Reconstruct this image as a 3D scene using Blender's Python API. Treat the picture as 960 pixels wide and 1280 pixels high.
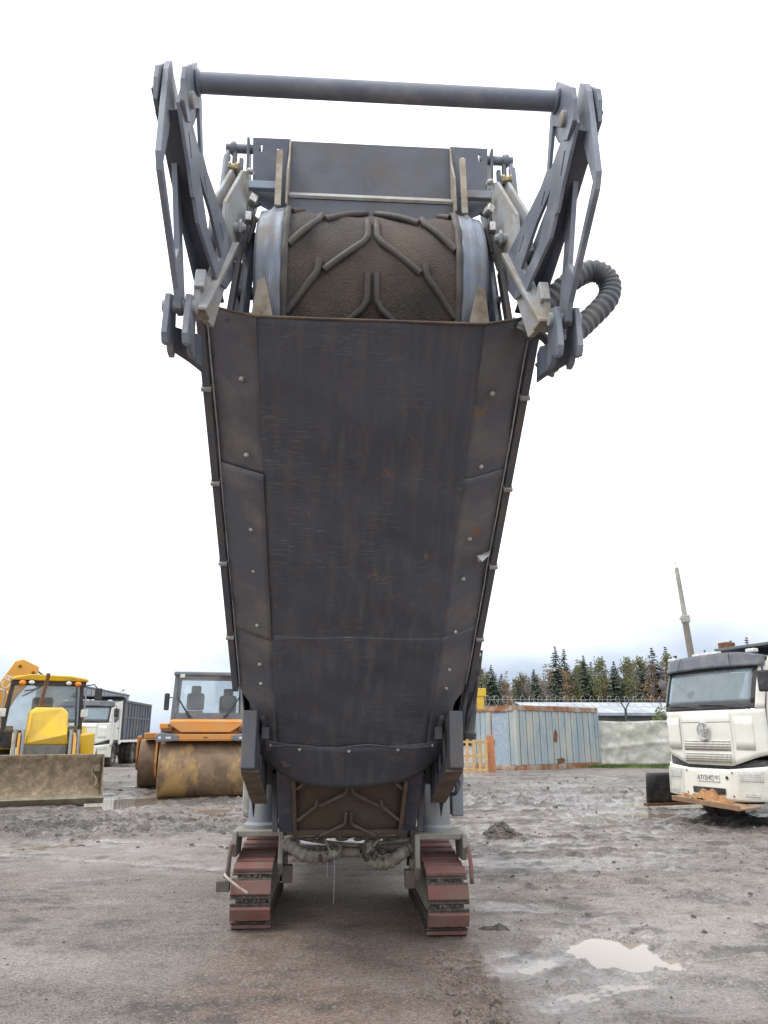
import bpy, bmesh, math, random
import numpy as np
from mathutils import Vector, Matrix, Euler

for o in list(bpy.data.objects):
    bpy.data.objects.remove(o)
scene = bpy.context.scene
COL = scene.collection
R = math.radians
random.seed(7)

# ------------------------------------------------------------------ camera
cam_data = bpy.data.cameras.new('camera')
cam_data.sensor_fit = 'VERTICAL'
cam_data.sensor_height = 36.0
cam_data.lens = 25.99
cam_data.clip_start = 0.05
cam_data.clip_end = 3000
cam = bpy.data.objects.new('camera', cam_data)
COL.objects.link(cam)
cam.location = (0, 0, 1.45)
cam.rotation_euler = (R(90 + 16.75), 0, 0)
scene.camera = cam
scene.render.resolution_x = 768
scene.render.resolution_y = 1024

# ------------------------------------------------------------------ sky, sun, exposure
SUN_EL, SUN_AZ = 62.0, 250.0          # azimuth from +Y, clockwise: behind the camera, a little to the left
world = bpy.data.worlds.new('World')
scene.world = world
world.use_nodes = True
wn, wl = world.node_tree.nodes, world.node_tree.links
wn.clear()
wout = wn.new('ShaderNodeOutputWorld')
wbg = wn.new('ShaderNodeBackground')
wbg.inputs['Strength'].default_value = 0.1
sky = wn.new('ShaderNodeTexSky')
sky.sky_type = 'NISHITA'
sky.sun_disc = False
sky.sun_elevation = R(SUN_EL)
sky.sun_rotation = R(SUN_AZ)
sky.dust_density = 2.0
tc = wn.new('ShaderNodeTexCoord')
mp = wn.new('ShaderNodeMapping')
mp.inputs['Location'].default_value = (3.3, 8.1, 5.0)
mp.inputs['Scale'].default_value = (1.0, 1.0, 2.6)
nz = wn.new('ShaderNodeTexNoise')
nz.inputs['Scale'].default_value = 1.3
nz.inputs['Detail'].default_value = 7
nz.inputs['Roughness'].default_value = 0.48
cr = wn.new('ShaderNodeValToRGB')
cr.color_ramp.elements[0].position = 0.29
cr.color_ramp.elements[0].color = (3.7, 4.3, 5.3, 1)
cr.color_ramp.elements[1].position = 0.56
cr.color_ramp.elements[1].color = (12.0, 12.3, 12.8, 1)
# the cloud deck is thinner and brighter overhead, greyer and more distant towards the horizon
sx = wn.new('ShaderNodeSeparateXYZ')
mr = wn.new('ShaderNodeMapRange')
mr.inputs['From Min'].default_value = 0.0
mr.inputs['From Max'].default_value = 0.46
mr.inputs['To Min'].default_value = -0.25
mr.inputs['To Max'].default_value = 0.26
ad = wn.new('ShaderNodeMath'); ad.operation = 'ADD'
mx = wn.new('ShaderNodeMix'); mx.data_type = 'RGBA'
mx.inputs[0].default_value = 0.94
wl.new(tc.outputs['Generated'], mp.inputs['Vector'])
wl.new(mp.outputs['Vector'], nz.inputs['Vector'])
wl.new(tc.outputs['Generated'], sx.inputs[0])
wl.new(sx.outputs['Z'], mr.inputs['Value'])
wl.new(nz.outputs['Fac'], ad.inputs[0])
wl.new(mr.outputs['Result'], ad.inputs[1])
wl.new(ad.outputs[0], cr.inputs['Fac'])
wl.new(sky.outputs['Color'], mx.inputs[6])
wl.new(cr.outputs['Color'], mx.inputs[7])
wl.new(mx.outputs[2], wbg.inputs['Color'])
wl.new(wbg.outputs['Background'], wout.inputs['Surface'])

sun_data = bpy.data.lights.new('sun', 'SUN')
sun_data.energy = 1.2
sun_data.angle = R(18)
sun_data.color = (1.0, 0.96, 0.9)
sun = bpy.data.objects.new('sun', sun_data)
COL.objects.link(sun)
_az = R(SUN_AZ)
_d = Vector((math.sin(_az) * math.cos(R(SUN_EL)), math.cos(_az) * math.cos(R(SUN_EL)), math.sin(R(SUN_EL))))
sun.rotation_euler = (-_d).to_track_quat('-Z', 'Y').to_euler()
sun.location = (0, -20, 30)

vs = scene.view_settings
vs.view_transform = 'Standard'
vs.look = 'None'
vs.exposure = 0.68
vs.gamma = 1.0
vs.use_curve_mapping = False

# ------------------------------------------------------------------ helpers
def tag(o, label=None, cat=None, group=None, kind=None):
    if label: o['label'] = label
    if cat: o['category'] = cat
    if group: o['group'] = group
    if kind: o['kind'] = kind
    return o

def empty(name, loc=(0, 0, 0), rz=0.0, rx=0.0):
    o = bpy.data.objects.new(name, None)
    o.empty_display_size = 0.2
    COL.objects.link(o)
    o.location = loc
    o.rotation_euler = (rx, 0, rz)
    return o

def copy_tree(o, parent=None):
    c = o.copy()
    COL.objects.link(c)
    c.parent = parent
    for ch in list(o.children):
        copy_tree(ch, c)
    return c

class MB:
    """collects shapes; build() links them as one mesh object"""
    def __init__(self, xf=None):
        self.v = []; self.f = []; self.xf = xf
    def add(self, vs_, fs):
        b = len(self.v)
        if self.xf:
            vs_ = [self.xf(*p) for p in vs_]
        self.v.extend([tuple(p) for p in vs_])
        self.f.extend([tuple(b + i for i in f) for f in fs])
        return self
    def box(self, c, s, rot=None):
        h = [k / 2 for k in s]
        ps = [Vector((a * h[0], b * h[1], d * h[2])) for d in (-1, 1) for b in (-1, 1) for a in (-1, 1)]
        if rot: 
            m = Euler(rot).to_matrix(); ps = [m @ p for p in ps]
        ps = [p + Vector(c) for p in ps]
        return self.add(ps, [(0, 2, 3, 1), (4, 5, 7, 6), (0, 1, 5, 4), (2, 6, 7, 3), (0, 4, 6, 2), (1, 3, 7, 5)])
    def bb(self, x0, x1, y0, y1, z0, z1):
        return self.box(((x0 + x1) / 2, (y0 + y1) / 2, (z0 + z1) / 2), (abs(x1 - x0), abs(y1 - y0), abs(z1 - z0)))
    def prism(self, pts, off):
        n = len(pts); o = Vector(off)
        a = [Vector(p) for p in pts]; b = [p + o for p in a]
        fs = [tuple(range(n))[::-1], tuple(range(n, 2 * n))]
        fs += [(i, (i + 1) % n, n + (i + 1) % n, n + i) for i in range(n)]
        return self.add(a + b, fs)
    def xprism(self, yz, x0, x1):
        return self.prism([(x0, y, z) for y, z in yz], (x1 - x0, 0, 0))
    def bar(self, a, b, w, h, up=(0, 0, 1)):
        a, b = Vector(a), Vector(b); d = (b - a).normalized(); u = Vector(up)
        s = d.cross(u)
        if s.length < 1e-4: s = d.cross(Vector((1, 0, 0)))
        s.normalize(); u = s.cross(d).normalized()
        ps = []
        for p in (a, b):
            for i, j in ((-1, -1), (1, -1), (1, 1), (-1, 1)):
                ps.append(p + s * (w / 2 * i) + u * (h / 2 * j))
        return self.add(ps, [(3, 2, 1, 0), (4, 5, 6, 7), (0, 1, 5, 4), (1, 2, 6, 5), (2, 3, 7, 6), (3, 0, 4, 7)])
    def tube(self, path, r, n=10, caps=True):
        path = [Vector(p) for p in path]; m = len(path)
        rs = r if isinstance(r, (list, tuple)) else [r] * m
        t0 = (path[1] - path[0]).normalized()
        u = t0.cross(Vector((0, 0, 1)))
        if u.length < 1e-3: u = t0.cross(Vector((1, 0, 0)))
        u.normalize(); V = []; F_ = []
        for i, p in enumerate(path):
            t = (path[min(i + 1, m - 1)] - path[max(i - 1, 0)]).normalized()
            u = (u - t * u.dot(t)).normalized(); w = t.cross(u)
            for k in range(n):
                a = 2 * math.pi * k / n
                V.append(p + (u * math.cos(a) + w * math.sin(a)) * rs[i])
        for i in range(m - 1):
            for k in range(n):
                k2 = (k + 1) % n
                F_.append((i * n + k, i * n + k2, (i + 1) * n + k2, (i + 1) * n + k))
        if caps:
            F_.append(tuple(range(n))[::-1]); F_.append(tuple((m - 1) * n + k for k in range(n)))
        return self.add(V, F_)
    def cyl(self, a, b, r, n=16):
        return self.tube([a, b], r, n)
    def lathe(self, prof, c, ax, n=24, closed=False):
        """prof: (radius, along-axis) pairs"""
        ax = Vector(ax).normalized(); c = Vector(c)
        u = ax.cross(Vector((0, 0, 1)))
        if u.length < 1e-3: u = ax.cross(Vector((1, 0, 0)))
        u.normalize(); w = ax.cross(u); V = []; F_ = []; m = len(prof)
        for r, t in prof:
            for k in range(n):
                a = 2 * math.pi * k / n
                V.append(c + ax * t + (u * math.cos(a) + w * math.sin(a)) * max(r, 1e-4))
        for i in range(m - 1 if not closed else m):
            j = (i + 1) % m
            for k in range(n):
                k2 = (k + 1) % n
                F_.append((i * n + k, j * n + k, j * n + k2, i * n + k2))
        return self.add(V, F_)
    def ball(self, c, r, n=8, sc=(1, 1, 1)):
        V = []; F_ = []; m = n // 2 + 1
        for i in range(m + 1):
            t = math.pi * i / m
            for k in range(n):
                a = 2 * math.pi * k / n
                V.append((c[0] + r * sc[0] * math.sin(t) * math.cos(a), c[1] + r * sc[1] * math.sin(t) * math.sin(a), c[2] + r * sc[2] * math.cos(t)))
        for i in range(m):
            for k in range(n):
                k2 = (k + 1) % n
                F_.append((i * n + k, (i + 1) * n + k, (i + 1) * n + k2, i * n + k2))
        return self.add(V, F_)
    def grid(self, fn, nu, nv):
        V = [fn(i / nu, j / nv) for j in range(nv + 1) for i in range(nu + 1)]
        F_ = [(j * (nu + 1) + i, j * (nu + 1) + i + 1, (j + 1) * (nu + 1) + i + 1, (j + 1) * (nu + 1) + i) for j in range(nv) for i in range(nu)]
        return self.add(V, F_)
    def plate(self, outline, holes, mapf, t):
        """2-D outline with holes, thickness t; mapf(u, v, w) -> 3-D"""
        bm = bmesh.new(); es = []
        for loop in [outline] + list(holes):
            vv = [bm.verts.new((p[0], p[1], 0)) for p in loop]
            for i in range(len(vv)):
                es.append(bm.edges.new((vv[i], vv[(i + 1) % len(vv)])))
        bmesh.ops.triangle_fill(bm, edges=es, use_beauty=True, use_dissolve=False)
        bmesh.ops.recalc_face_normals(bm, faces=bm.faces[:])
        if bm.faces and bm.faces[0].normal.z < 0:
            bmesh.ops.reverse_faces(bm, faces=bm.faces[:])
        top = [f for f in bm.faces]
        res = bmesh.ops.extrude_face_region(bm, geom=top)
        for g in res['geom']:
            if isinstance(g, bmesh.types.BMVert): g.co.z = 1.0
        if True:
            bm.faces.ensure_lookup_table()
        bmesh.ops.recalc_face_normals(bm, faces=bm.faces[:])
        bm.verts.index_update()
        V = [mapf(v.co.x, v.co.y, v.co.z * t) for v in bm.verts]
        F_ = [tuple(v.index for v in f.verts) for f in bm.faces]
        bm.free()
        return self.add(V, F_)
    def build(self, name, mat, parent=None, bevel=0.0, smooth=None, solid=0.0, fix=True):
        me = bpy.data.meshes.new(name)
        me.from_pydata(self.v, [], self.f)
        if fix:
            bm = bmesh.new(); bm.from_mesh(me)
            bmesh.ops.recalc_face_normals(bm, faces=bm.faces[:])
            bm.to_mesh(me); bm.free()
        me.validate()
        if smooth:
            me.polygons.foreach_set('use_smooth', [True] * len(me.polygons))
            if smooth < 180: me.set_sharp_from_angle(angle=R(smooth))
        me.materials.append(mat)
        o = bpy.data.objects.new(name, me)
        COL.objects.link(o)
        if parent: o.parent = parent
        if solid:
            m = o.modifiers.new('solid', 'SOLIDIFY'); m.thickness = solid; m.offset = 1
        if bevel:
            m = o.modifiers.new('bevel', 'BEVEL'); m.width = bevel; m.segments = 2
            m.limit_method = 'ANGLE'; m.angle_limit = R(40); m.harden_normals = False
        return o

def arc(cx, cy, r, a0, a1, n):
    return [(cx + r * math.cos(R(a0 + (a1 - a0) * i / n)), cy + r * math.sin(R(a0 + (a1 - a0) * i / n))) for i in range(n + 1)]

def spline(pts, n=8):
    """Catmull-Rom through 3-D points"""
    P = [Vector(p) for p in pts]; P = [2 * P[0] - P[1]] + P + [2 * P[-1] - P[-2]]
    out = []
    for i in range(1, len(P) - 2):
        for k in range(n):
            t = k / n
            a, b, c, d = P[i - 1], P[i], P[i + 1], P[i + 2]
            out.append(0.5 * ((2 * b) + (c - a) * t + (2 * a - 5 * b + 4 * c - d) * t * t + (3 * b - a - 3 * c + d) * t ** 3))
    out.append(P[-2])
    return out

def ribbed(path, r, rib=0.15, per=2):
    """radii for a corrugated hose"""
    return [r * (1 + (rib if (i // per) % 2 else 0)) for i in range(len(path))]

# ------------------------------------------------------------------ materials
def mat(name, col, rough=0.5, metal=0.0, var=0.15, vs_=5.0, dirt=None, damt=0.35, ds=3.0, rust=0.0, rs=4.0,
        rcol=(0.16, 0.06, 0.025), bump=0.15, bs=60.0, scr=0.0, scol=None, sscale=(3, 60, 3), spec=0.5, dsoft=0.12, stretch=None):
    m = bpy.data.materials.new(name); m.use_nodes = True
    N, L = m.node_tree.nodes, m.node_tree.links
    bs_ = N['Principled BSDF']
    t = N.new('ShaderNodeTexCoord')
    src = t.outputs['Object']
    if stretch:
        ms = N.new('ShaderNodeMapping'); ms.inputs['Scale'].default_value = stretch
        L.new(src, ms.inputs['Vector']); ssrc = ms.outputs['Vector']
    else:
        ssrc = src
    def noise(scale, detail=6, rg=0.6, vec=None, off=None):
        n = N.new('ShaderNodeTexNoise'); n.inputs['Scale'].default_value = scale
        n.inputs['Detail'].default_value = detail; n.inputs['Roughness'].default_value = rg
        v = vec or src
        if off:
            mm = N.new('ShaderNodeMapping'); mm.inputs['Location'].default_value = (off, off * 1.7, off * .6)
            L.new(v, mm.inputs['Vector']); v = mm.outputs['Vector']
        L.new(v, n.inputs['Vector'])
        return n.outputs['Fac']
    def ramp(fac, lo, hi, a=0.0, b=1.0):
        r = N.new('ShaderNodeMapRange'); r.inputs['From Min'].default_value = lo; r.inputs['From Max'].default_value = hi
        r.inputs['To Min'].default_value = a; r.inputs['To Max'].default_value = b
        L.new(fac, r.inputs['Value']); return r.outputs['Result']
    def mixc(fac, a, b):
        x = N.new('ShaderNodeMix'); x.data_type = 'RGBA'
        L.new(fac, x.inputs[0])
        for s, k in ((a, 6), (b, 7)):
            if isinstance(s, tuple): x.inputs[k].default_value = (*s, 1)
            else: L.new(s, x.inputs[k])
        return x.outputs[2]
    lo = tuple(c * (1 - var) for c in col); hi = tuple(min(1, c * (1 + var)) for c in col)
    c = mixc(ramp(noise(vs_), 0.3, 0.7), lo, hi)
    rv = ramp(noise(vs_ * 2.3, off=3.1), 0.3, 0.7, rough * 0.8, min(1, rough * 1.2))
    def rmix(fac, base, val):
        x = N.new('ShaderNodeMix'); x.data_type = 'FLOAT'
        L.new(fac, x.inputs[0]); L.new(base, x.inputs[2]); x.inputs[3].default_value = val
        return x.outputs[0]
    if scr > 0:
        mm = N.new('ShaderNodeMapping'); mm.inputs['Scale'].default_value = sscale
        L.new(src, mm.inputs['Vector'])
        f = ramp(noise(4.0, 3, 0.7, mm.outputs['Vector']), 0.72 - scr * .25, 0.78 - scr * .2)
        f2 = ramp(noise(2.5, 2, .5, off=9.0), .45, .6)
        pr = N.new('ShaderNodeMath'); pr.operation = 'MULTIPLY'; L.new(f, pr.inputs[0]); L.new(f2, pr.inputs[1])
        c = mixc(pr.outputs[0], c, scol or tuple(min(1, k * 2 + .06) for k in col))
    if dirt:
        th = 0.72 - damt * 0.5
        f = ramp(noise(ds, 9, 0.68, vec=ssrc, off=5.5), th - dsoft, th + dsoft)
        c = mixc(f, c, dirt); rv = rmix(f, rv, 0.9)
        if metal > 0: pass
    if rust > 0:
        th = 0.80 - rust * 0.5
        f = ramp(noise(rs, 10, 0.7, off=12.3), th - 0.03, th + 0.04)
        c = mixc(f, c, rcol); rv = rmix(f, rv, 0.92)
    L.new(c, bs_.inputs['Base Color']); L.new(rv, bs_.inputs['Roughness'])
    bs_.inputs['Metallic'].default_value = metal
    bs_.inputs['Specular IOR Level'].default_value = spec
    if bump:
        b = N.new('ShaderNodeBump'); b.inputs['Strength'].default_value = bump; b.inputs['Distance'].default_value = 0.02
        L.new(noise(bs, 5, 0.65, off=1.3), b.inputs['Height']); L.new(b.outputs['Normal'], bs_.inputs['Normal'])
    return m

def glass_mat(name, col=(0.75, 0.85, 0.88), rough=0.03, trans=0.75, blotch=1.0, film=(0.5, 0.53, 0.55)):
    """window glass: part clear, part reflecting; thin sheets"""
    m = bpy.data.materials.new(name); m.use_nodes = True
    N, L = m.node_tree.nodes, m.node_tree.links
    out = N['Material Output']; N.remove(N['Principled BSDF'])
    tr = N.new('ShaderNodeBsdfTransparent'); tr.inputs[0].default_value = (*col, 1)
    gl = N.new('ShaderNodeBsdfGlossy'); gl.inputs['Roughness'].default_value = rough
    fr = N.new('ShaderNodeFresnel'); fr.inputs['IOR'].default_value = 1.5
    df = N.new('ShaderNodeBsdfDiffuse'); df.inputs[0].default_value = (*film, 1)
    t = N.new('ShaderNodeTexCoord'); n = N.new('ShaderNodeTexNoise'); n.inputs['Scale'].default_value = 3; n.inputs['Detail'].default_value = 6
    L.new(t.outputs['Object'], n.inputs['Vector'])
    r = N.new('ShaderNodeMapRange'); r.inputs['From Min'].default_value = .35; r.inputs['From Max'].default_value = .75
    r.inputs['To Min'].default_value = (1 - trans) * (1 - .6 * blotch); r.inputs['To Max'].default_value = (1 - trans) * (1 + .3 * blotch)
    L.new(n.outputs['Fac'], r.inputs['Value'])
    m1 = N.new('ShaderNodeMixShader'); m2 = N.new('ShaderNodeMixShader')
    L.new(r.outputs['Result'], m1.inputs[0]); L.new(tr.outputs[0], m1.inputs[1]); L.new(df.outputs[0], m1.inputs[2])
    L.new(fr.outputs[0], m2.inputs[0]); L.new(m1.outputs[0], m2.inputs[1]); L.new(gl.outputs[0], m2.inputs[2])
    L.new(m2.outputs[0], out.inputs['Surface'])
    return m

MUD = (0.15, 0.125, 0.105)
M = {}
M['cover'] = mat('cover_sheet', (0.076, 0.084, 0.104), 0.5, var=.16, vs_=2.0, stretch=(7, .9, .9), dirt=(0.125, 0.124, 0.128), damt=.24, ds=3, scr=.62, scol=(.17, .17, .175), sscale=(2.5, 40, 40), bump=.08, bs=20, dsoft=.12, rust=.29, rs=8, rcol=(.22, .13, .09))
M['flank'] = mat('cover_flank', (0.098, 0.104, 0.122), 0.5, var=.16, vs_=3.0, dirt=(0.19, 0.175, 0.165), damt=.30, ds=4, scr=.42, scol=(.22, .215, .21), sscale=(2.5, 40, 40), bump=.06, bs=25, dsoft=.12, rust=.36, rs=4.2, rcol=(.24, .13, .075))
M['lever'] = mat('lever_paint', (0.16, 0.18, 0.225), 0.42, var=.12, vs_=3, dirt=(0.30, 0.31, 0.33), damt=.25, ds=5, bump=.04, scr=.25, scol=(.4, .4, .42), sscale=(20, 20, 4), rust=.05, rs=9)
M['darkpaint'] = mat('dark_blue_grey_paint', (0.07, 0.08, 0.11), 0.45, var=.15, vs_=4, dirt=(0.16, 0.155, 0.15), damt=.22, ds=6, bump=.05)
M['frame'] = mat('frame_paint', (0.085, 0.095, 0.12), 0.5, var=.2, vs_=4, dirt=MUD, damt=.3, ds=5, rust=.12, rs=6, bump=.06)
M['hinge'] = mat('worn_hinge_paint', (0.36, 0.38, 0.40), 0.5, var=.18, vs_=6, dirt=(0.30, 0.26, 0.20), damt=.4, ds=6, rust=.14, rs=8, bump=.08)
M['skirt'] = mat('worn_skirt_steel', (0.21, 0.25, 0.31), 0.5, .1, var=.2, vs_=3, dirt=(0.26, 0.22, 0.18), damt=.32, ds=5, scr=.5, scol=(.45, .48, .52), sscale=(60, 3, 3), bump=.04)
M['belt'] = mat('belt_rubber', (0.085, 0.078, 0.075), 0.85, var=.3, vs_=3, dirt=(0.21, 0.15, 0.115), damt=.33, ds=2.6, bump=1.0, bs=110, scr=1.1, scol=(.15, .13, .12), sscale=(28, 28, 28), dsoft=.2)
M['belt_low'] = mat('belt_rubber_muddy', (0.105, 0.085, 0.072), 0.8, var=.3, vs_=4, dirt=(0.11, 0.075, 0.055), damt=.5, ds=3, bump=.5, bs=50)
M['rib'] = mat('rib_rubber', (0.075, 0.07, 0.068), 0.6, var=.25, vs_=9, dirt=(0.12, 0.105, 0.09), damt=.35, ds=12, bump=.1)
M['hood'] = mat('hood_sheet', (0.085, 0.092, 0.115), 0.55, var=.15, vs_=4, dirt=(0.13, 0.12, 0.115), damt=.3, ds=8, bump=.08)
M['beige'] = mat('beige_edge', (0.36, 0.32, 0.26), 0.7, var=.2, vs_=7, dirt=(.22, .17, .12), damt=.35, ds=9, rust=.1, rs=10)
M['bolt'] = mat('zinc_bolt', (0.5, 0.5, 0.48), 0.4, .6, var=.1, dirt=(.3, .27, .23), damt=.3, ds=30)
M['edge'] = mat('bright_sheet_edge', (0.42, 0.43, 0.45), 0.45, .3, var=.2, vs_=20, rust=.2, rs=12)
M['rib_low'] = mat('rib_rubber_muddy', (0.14, 0.125, 0.11), 0.7, var=.25, vs_=9, dirt=(0.09, 0.075, 0.06), damt=.35, ds=12, bump=.1)
M['rail'] = mat('scuffed_rail', (0.17, 0.12, 0.085), .8, var=.3, vs_=6, dirt=(.08, .07, .06), damt=.4, ds=6, bump=.3)
M['rust'] = mat('rust', (0.20, 0.085, 0.035), 0.9, var=.35, vs_=12, dirt=(.10, .055, .03), damt=.4, ds=7, bump=.5)
M['hose'] = mat('black_hose', (0.03, 0.03, 0.034), 0.45, var=.2, dirt=(.09, .085, .08), damt=.3, ds=9, bump=.05)
M['greyhose'] = mat('grey_hose', (0.085, 0.095, 0.115), 0.5, var=.15, dirt=(.2, .19, .17), damt=.3, ds=9, bump=.05)
M['muddyhose'] = mat('muddy_hose', (0.25, 0.235, 0.20), 0.8, var=.25, vs_=9, dirt=(.14, .11, .085), damt=.45, ds=10, bump=.4)
M['trackred'] = mat('track_pad_red', (0.17, 0.040, 0.038), 0.6, var=.35, vs_=9, dirt=(0.16, 0.105, 0.085), damt=.54, ds=7, scr=.4, scol=(.28, .2, .18), sscale=(30, 30, 5), bump=.25, bs=80, dsoft=.2)
M['trackmud'] = mat('track_chain_muddy', (0.13, 0.105, 0.085), 0.9, var=.4, vs_=18, dirt=(.06, .052, .045), damt=.5, ds=22, bump=.9, bs=60)
M['tracksteel'] = mat('track_steel', (0.09, 0.085, 0.08), 0.55, .3, var=.3, vs_=8, dirt=MUD, damt=.5, ds=7, bump=.4)
M['yoke'] = mat('yoke_paint', (0.23, 0.23, 0.21), 0.6, var=.2, vs_=6, dirt=(.21, .19, .15), damt=.5, ds=6, rust=.08, rs=9, bump=.15)
M['leg'] = mat('leg_paint', (0.17, 0.19, 0.22), 0.45, var=.15, dirt=(.25, .235, .2), damt=.35, ds=4, bump=.1)
M['bodygrey'] = mat('machine_body', (0.40, 0.40, 0.38), 0.45, var=.1, dirt=MUD, damt=.35, ds=2)
M['black'] = mat('black_plastic', (0.022, 0.022, 0.025), 0.5, var=.2, dirt=(.10, .09, .08), damt=.25, ds=6, bump=.08)
M['brass'] = mat('brass_fitting', (0.45, 0.38, 0.22), 0.4, .7)
M['tyre'] = mat('tyre_rubber', (0.028, 0.027, 0.027), 0.8, var=.2, dirt=(.10, .08, .065), damt=.4, ds=4, bump=.3, bs=30)
# ------------------------------------------------------------------ ground
def _hash(ix, iy, seed):
    a = (ix * 374761393 + iy * 668265263 + seed * 974711) & 0xFFFFFFFF
    a = ((a ^ (a >> 13)) * 1274126177) & 0xFFFFFFFF
    return ((a ^ (a >> 16)) & 0xFFFF) / 65535.0

def vnoise(x, y, seed=0):
    xi = np.floor(x).astype(np.int64); yi = np.floor(y).astype(np.int64)
    fx = x - xi; fy = y - yi
    fx = fx * fx * (3 - 2 * fx); fy = fy * fy * (3 - 2 * fy)
    a = _hash(xi, yi, seed); b = _hash(xi + 1, yi, seed); c = _hash(xi, yi + 1, seed); d = _hash(xi + 1, yi + 1, seed)
    return (a * (1 - fx) + b * fx) * (1 - fy) + (c * (1 - fx) + d * fx) * fy - 0.5

def fbm(x, y, sc, octv=4, seed=0, gain=0.5):
    s = np.zeros_like(x); amp = 1.0; f = 1.0 / sc
    for k in range(octv):
        s += amp * vnoise(x * f + 17.3 * k, y * f - 9.1 * k, seed + k); amp *= gain; f *= 2.03
    return s

def sstep(a, b, x):
    t = np.clip((x - a) / (b - a), 0, 1); return t * t * (3 - 2 * t)

WATER_Z = -0.020
# puddles: x, y, half sizes
PUDDLES = [(1.62, 5.82, .34, .40, .06), (-5.9, 17.6, .85, 1.5, .07), (-3.4, 15.9, .42, .55, .05), (3.75, 14.2, .45, .8, .06), (4.9, 15.1, .9, .6, .05),
           (-2.6, 19.5, 1.0, .6, .05),
           (2.3, 13.0, .6, .2, .03), (6.0, 17.0, 1.3, .8, .05), (1.75, 5.1, .35, .1, .022), (2.9, 4.6, .22, .16, .022), (3.2, 6.6, .3, .2, .026)]

RUTS = [(.75, 4.6, 6.5, 7.4, .5, .022), (.9, 5.4, 6.2, 8.8, .6, .020), (.9, 8.2, 7.5, 9.6, -.5, .026), (1.0, 10.2, 8.0, 10.8, .5, .028), (-8.0, 10.4, -1.6, 9.0, .4, .016), (-8.0, 11.9, -1.5, 10.6, .4, .018), (-6.0, 6.4, -1.2, 7.4, .3, .005)]
def ground_fields(x, y, step):
    fine = np.clip(0.09 / np.maximum(step, 1e-3), 0, 1)
    mid = np.clip(0.5 / np.maximum(step, 1e-3), 0, 1)
    h = .034 * fbm(x, y * .8, 2.3, 3, 3) * mid + .020 * fbm(x * .7, y, .55, 3, 11) * mid + .016 * fbm(x, y, .16, 3, 23) * fine
    # coarse clods: ridged noise, strong in churned zones
    churn = sstep(.02, .32, fbm(x * .5, y, 2.6, 3, 41)) * .55
    band = np.exp(-(((y - 13.4 - .12 * x) / 1.5) ** 2)) * sstep(-1.0, -2.4, x) * (1.0 + .9 * fbm(x, y, 1.3, 3, 44))
    band2 = np.exp(-(((y - 23) / 6.0) ** 2)) * .9
    rightz = sstep(.7, 1.5, x) * sstep(5.6, 7.0, y) * (.42 + .5 * fbm(x * .4, y, 1.4, 3, 52))
    churn = np.clip(churn * sstep(5.5, 9, y) + band + band2 + rightz, 0, 1.3)
    rid = 1 - 2 * np.abs(vnoise(x / .24, y / .30, 77)); rid2 = 1 - 2 * np.abs(vnoise(x / .11 + 3, y / .13, 91))
    rid3 = np.maximum(0, fbm(x, y, .12, 2, 64)) * 1.5 ; rut = fbm(x * .22, y, .5, 3, 71)
    h += churn * (.018 * (rid - .5) * np.clip(.22 / np.maximum(step, 1e-3), 0, 1) + .026 * (rid2 - .5) * fine + .08 * rid3 * fine + .026 * rut * mid)
    # smooth compacted crust in the foreground, ruts to the right
    calm = sstep(10.5, 6.0, y) * sstep(1.0, -.2, x)
    h = h * (1 - .5 * calm) + .022 * calm
    h += .012 * sstep(4.8, 3.0, y)
    # crawler prints left behind by the track pads
    cx = .475 - .06 * (y - 5.36); u = x - cx
    inside = sstep(.19, .15, np.abs(u)) * sstep(6.0, 5.55, y)
    ph = (y * 5.6 + .25 * fbm(x, y, .3, 2, 5))
    bars = np.exp(-((ph - np.round(ph)) / .20) ** 2)
    brk = sstep(-.4, -.1, fbm(x, y, .14, 2, 8))
    h += inside * (-.012 + .050 * bars * brk)
    h += .016 * np.exp(-((u - .205) / .016) ** 2) * sstep(6.2, 5.8, y) * brk
    # tyre ribs running diagonally
    t = (x * .8 + y * .6); v = x * .6 - y * .8
    tz = sstep(.55, .9, x) * sstep(2.2, 1.6, x) * np.exp(-((y - 5.05 + .25 * (x - 1)) / .22) ** 2)
    h += tz * .006 * np.sin(v * 95)
    # tyre ruts swinging across the yard on the right and a faint pair on the left
    rutw = np.zeros_like(x)
    for ax, ay, bx, by, bend, dp in RUTS:
        L2 = math.hypot(bx - ax, by - ay); ux, uy = (bx - ax) / L2, (by - ay) / L2
        t = (x - ax) * ux + (y - ay) * uy
        d = (x - ax) * uy - (y - ay) * ux + bend * np.sin(np.clip(t / L2, 0, 1) * math.pi) + .05 * fbm(x, y, .9, 2, 83)
        on = sstep(-.3, .5, t) * sstep(L2 + .3, L2 - .5, t)
        g_ = np.exp(-(d / .13) ** 2) * on
        h += dp * (-g_ + .75 * np.exp(-((np.abs(d) - .21) / .055) ** 2) * on * (1 + 1.6 * fbm(x, y, .12, 2, 87))) + .004 * g_ * np.sin(t * 70 + d * 30)
        rutw = np.maximum(rutw, g_ * sstep(-.2, .8, x) * (.6 + .9 * fbm(x, y, .7, 3, 97)))
    wat = np.zeros_like(x) + .0
    for px, py, rx, ry, dp in PUDDLES:
        q = ((x - px) / rx) ** 2 + ((y - py) / ry) ** 2
        near = q < 9
        wob = 1 + .9 * fbm(x, y, .35 * max(rx, .3), 3, int(abs(px * 13)) + 60)
        k = sstep(1.5, .35, q * wob)
        h = np.where(near, h * (1 - .75 * k) - dp * k, h)
        wat = np.where(near, np.maximum(wat, np.maximum(k, .5 * sstep(3.4, 1.2, q * wob))), wat)
    return h, churn, np.maximum(wat, .42 * rutw)

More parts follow.
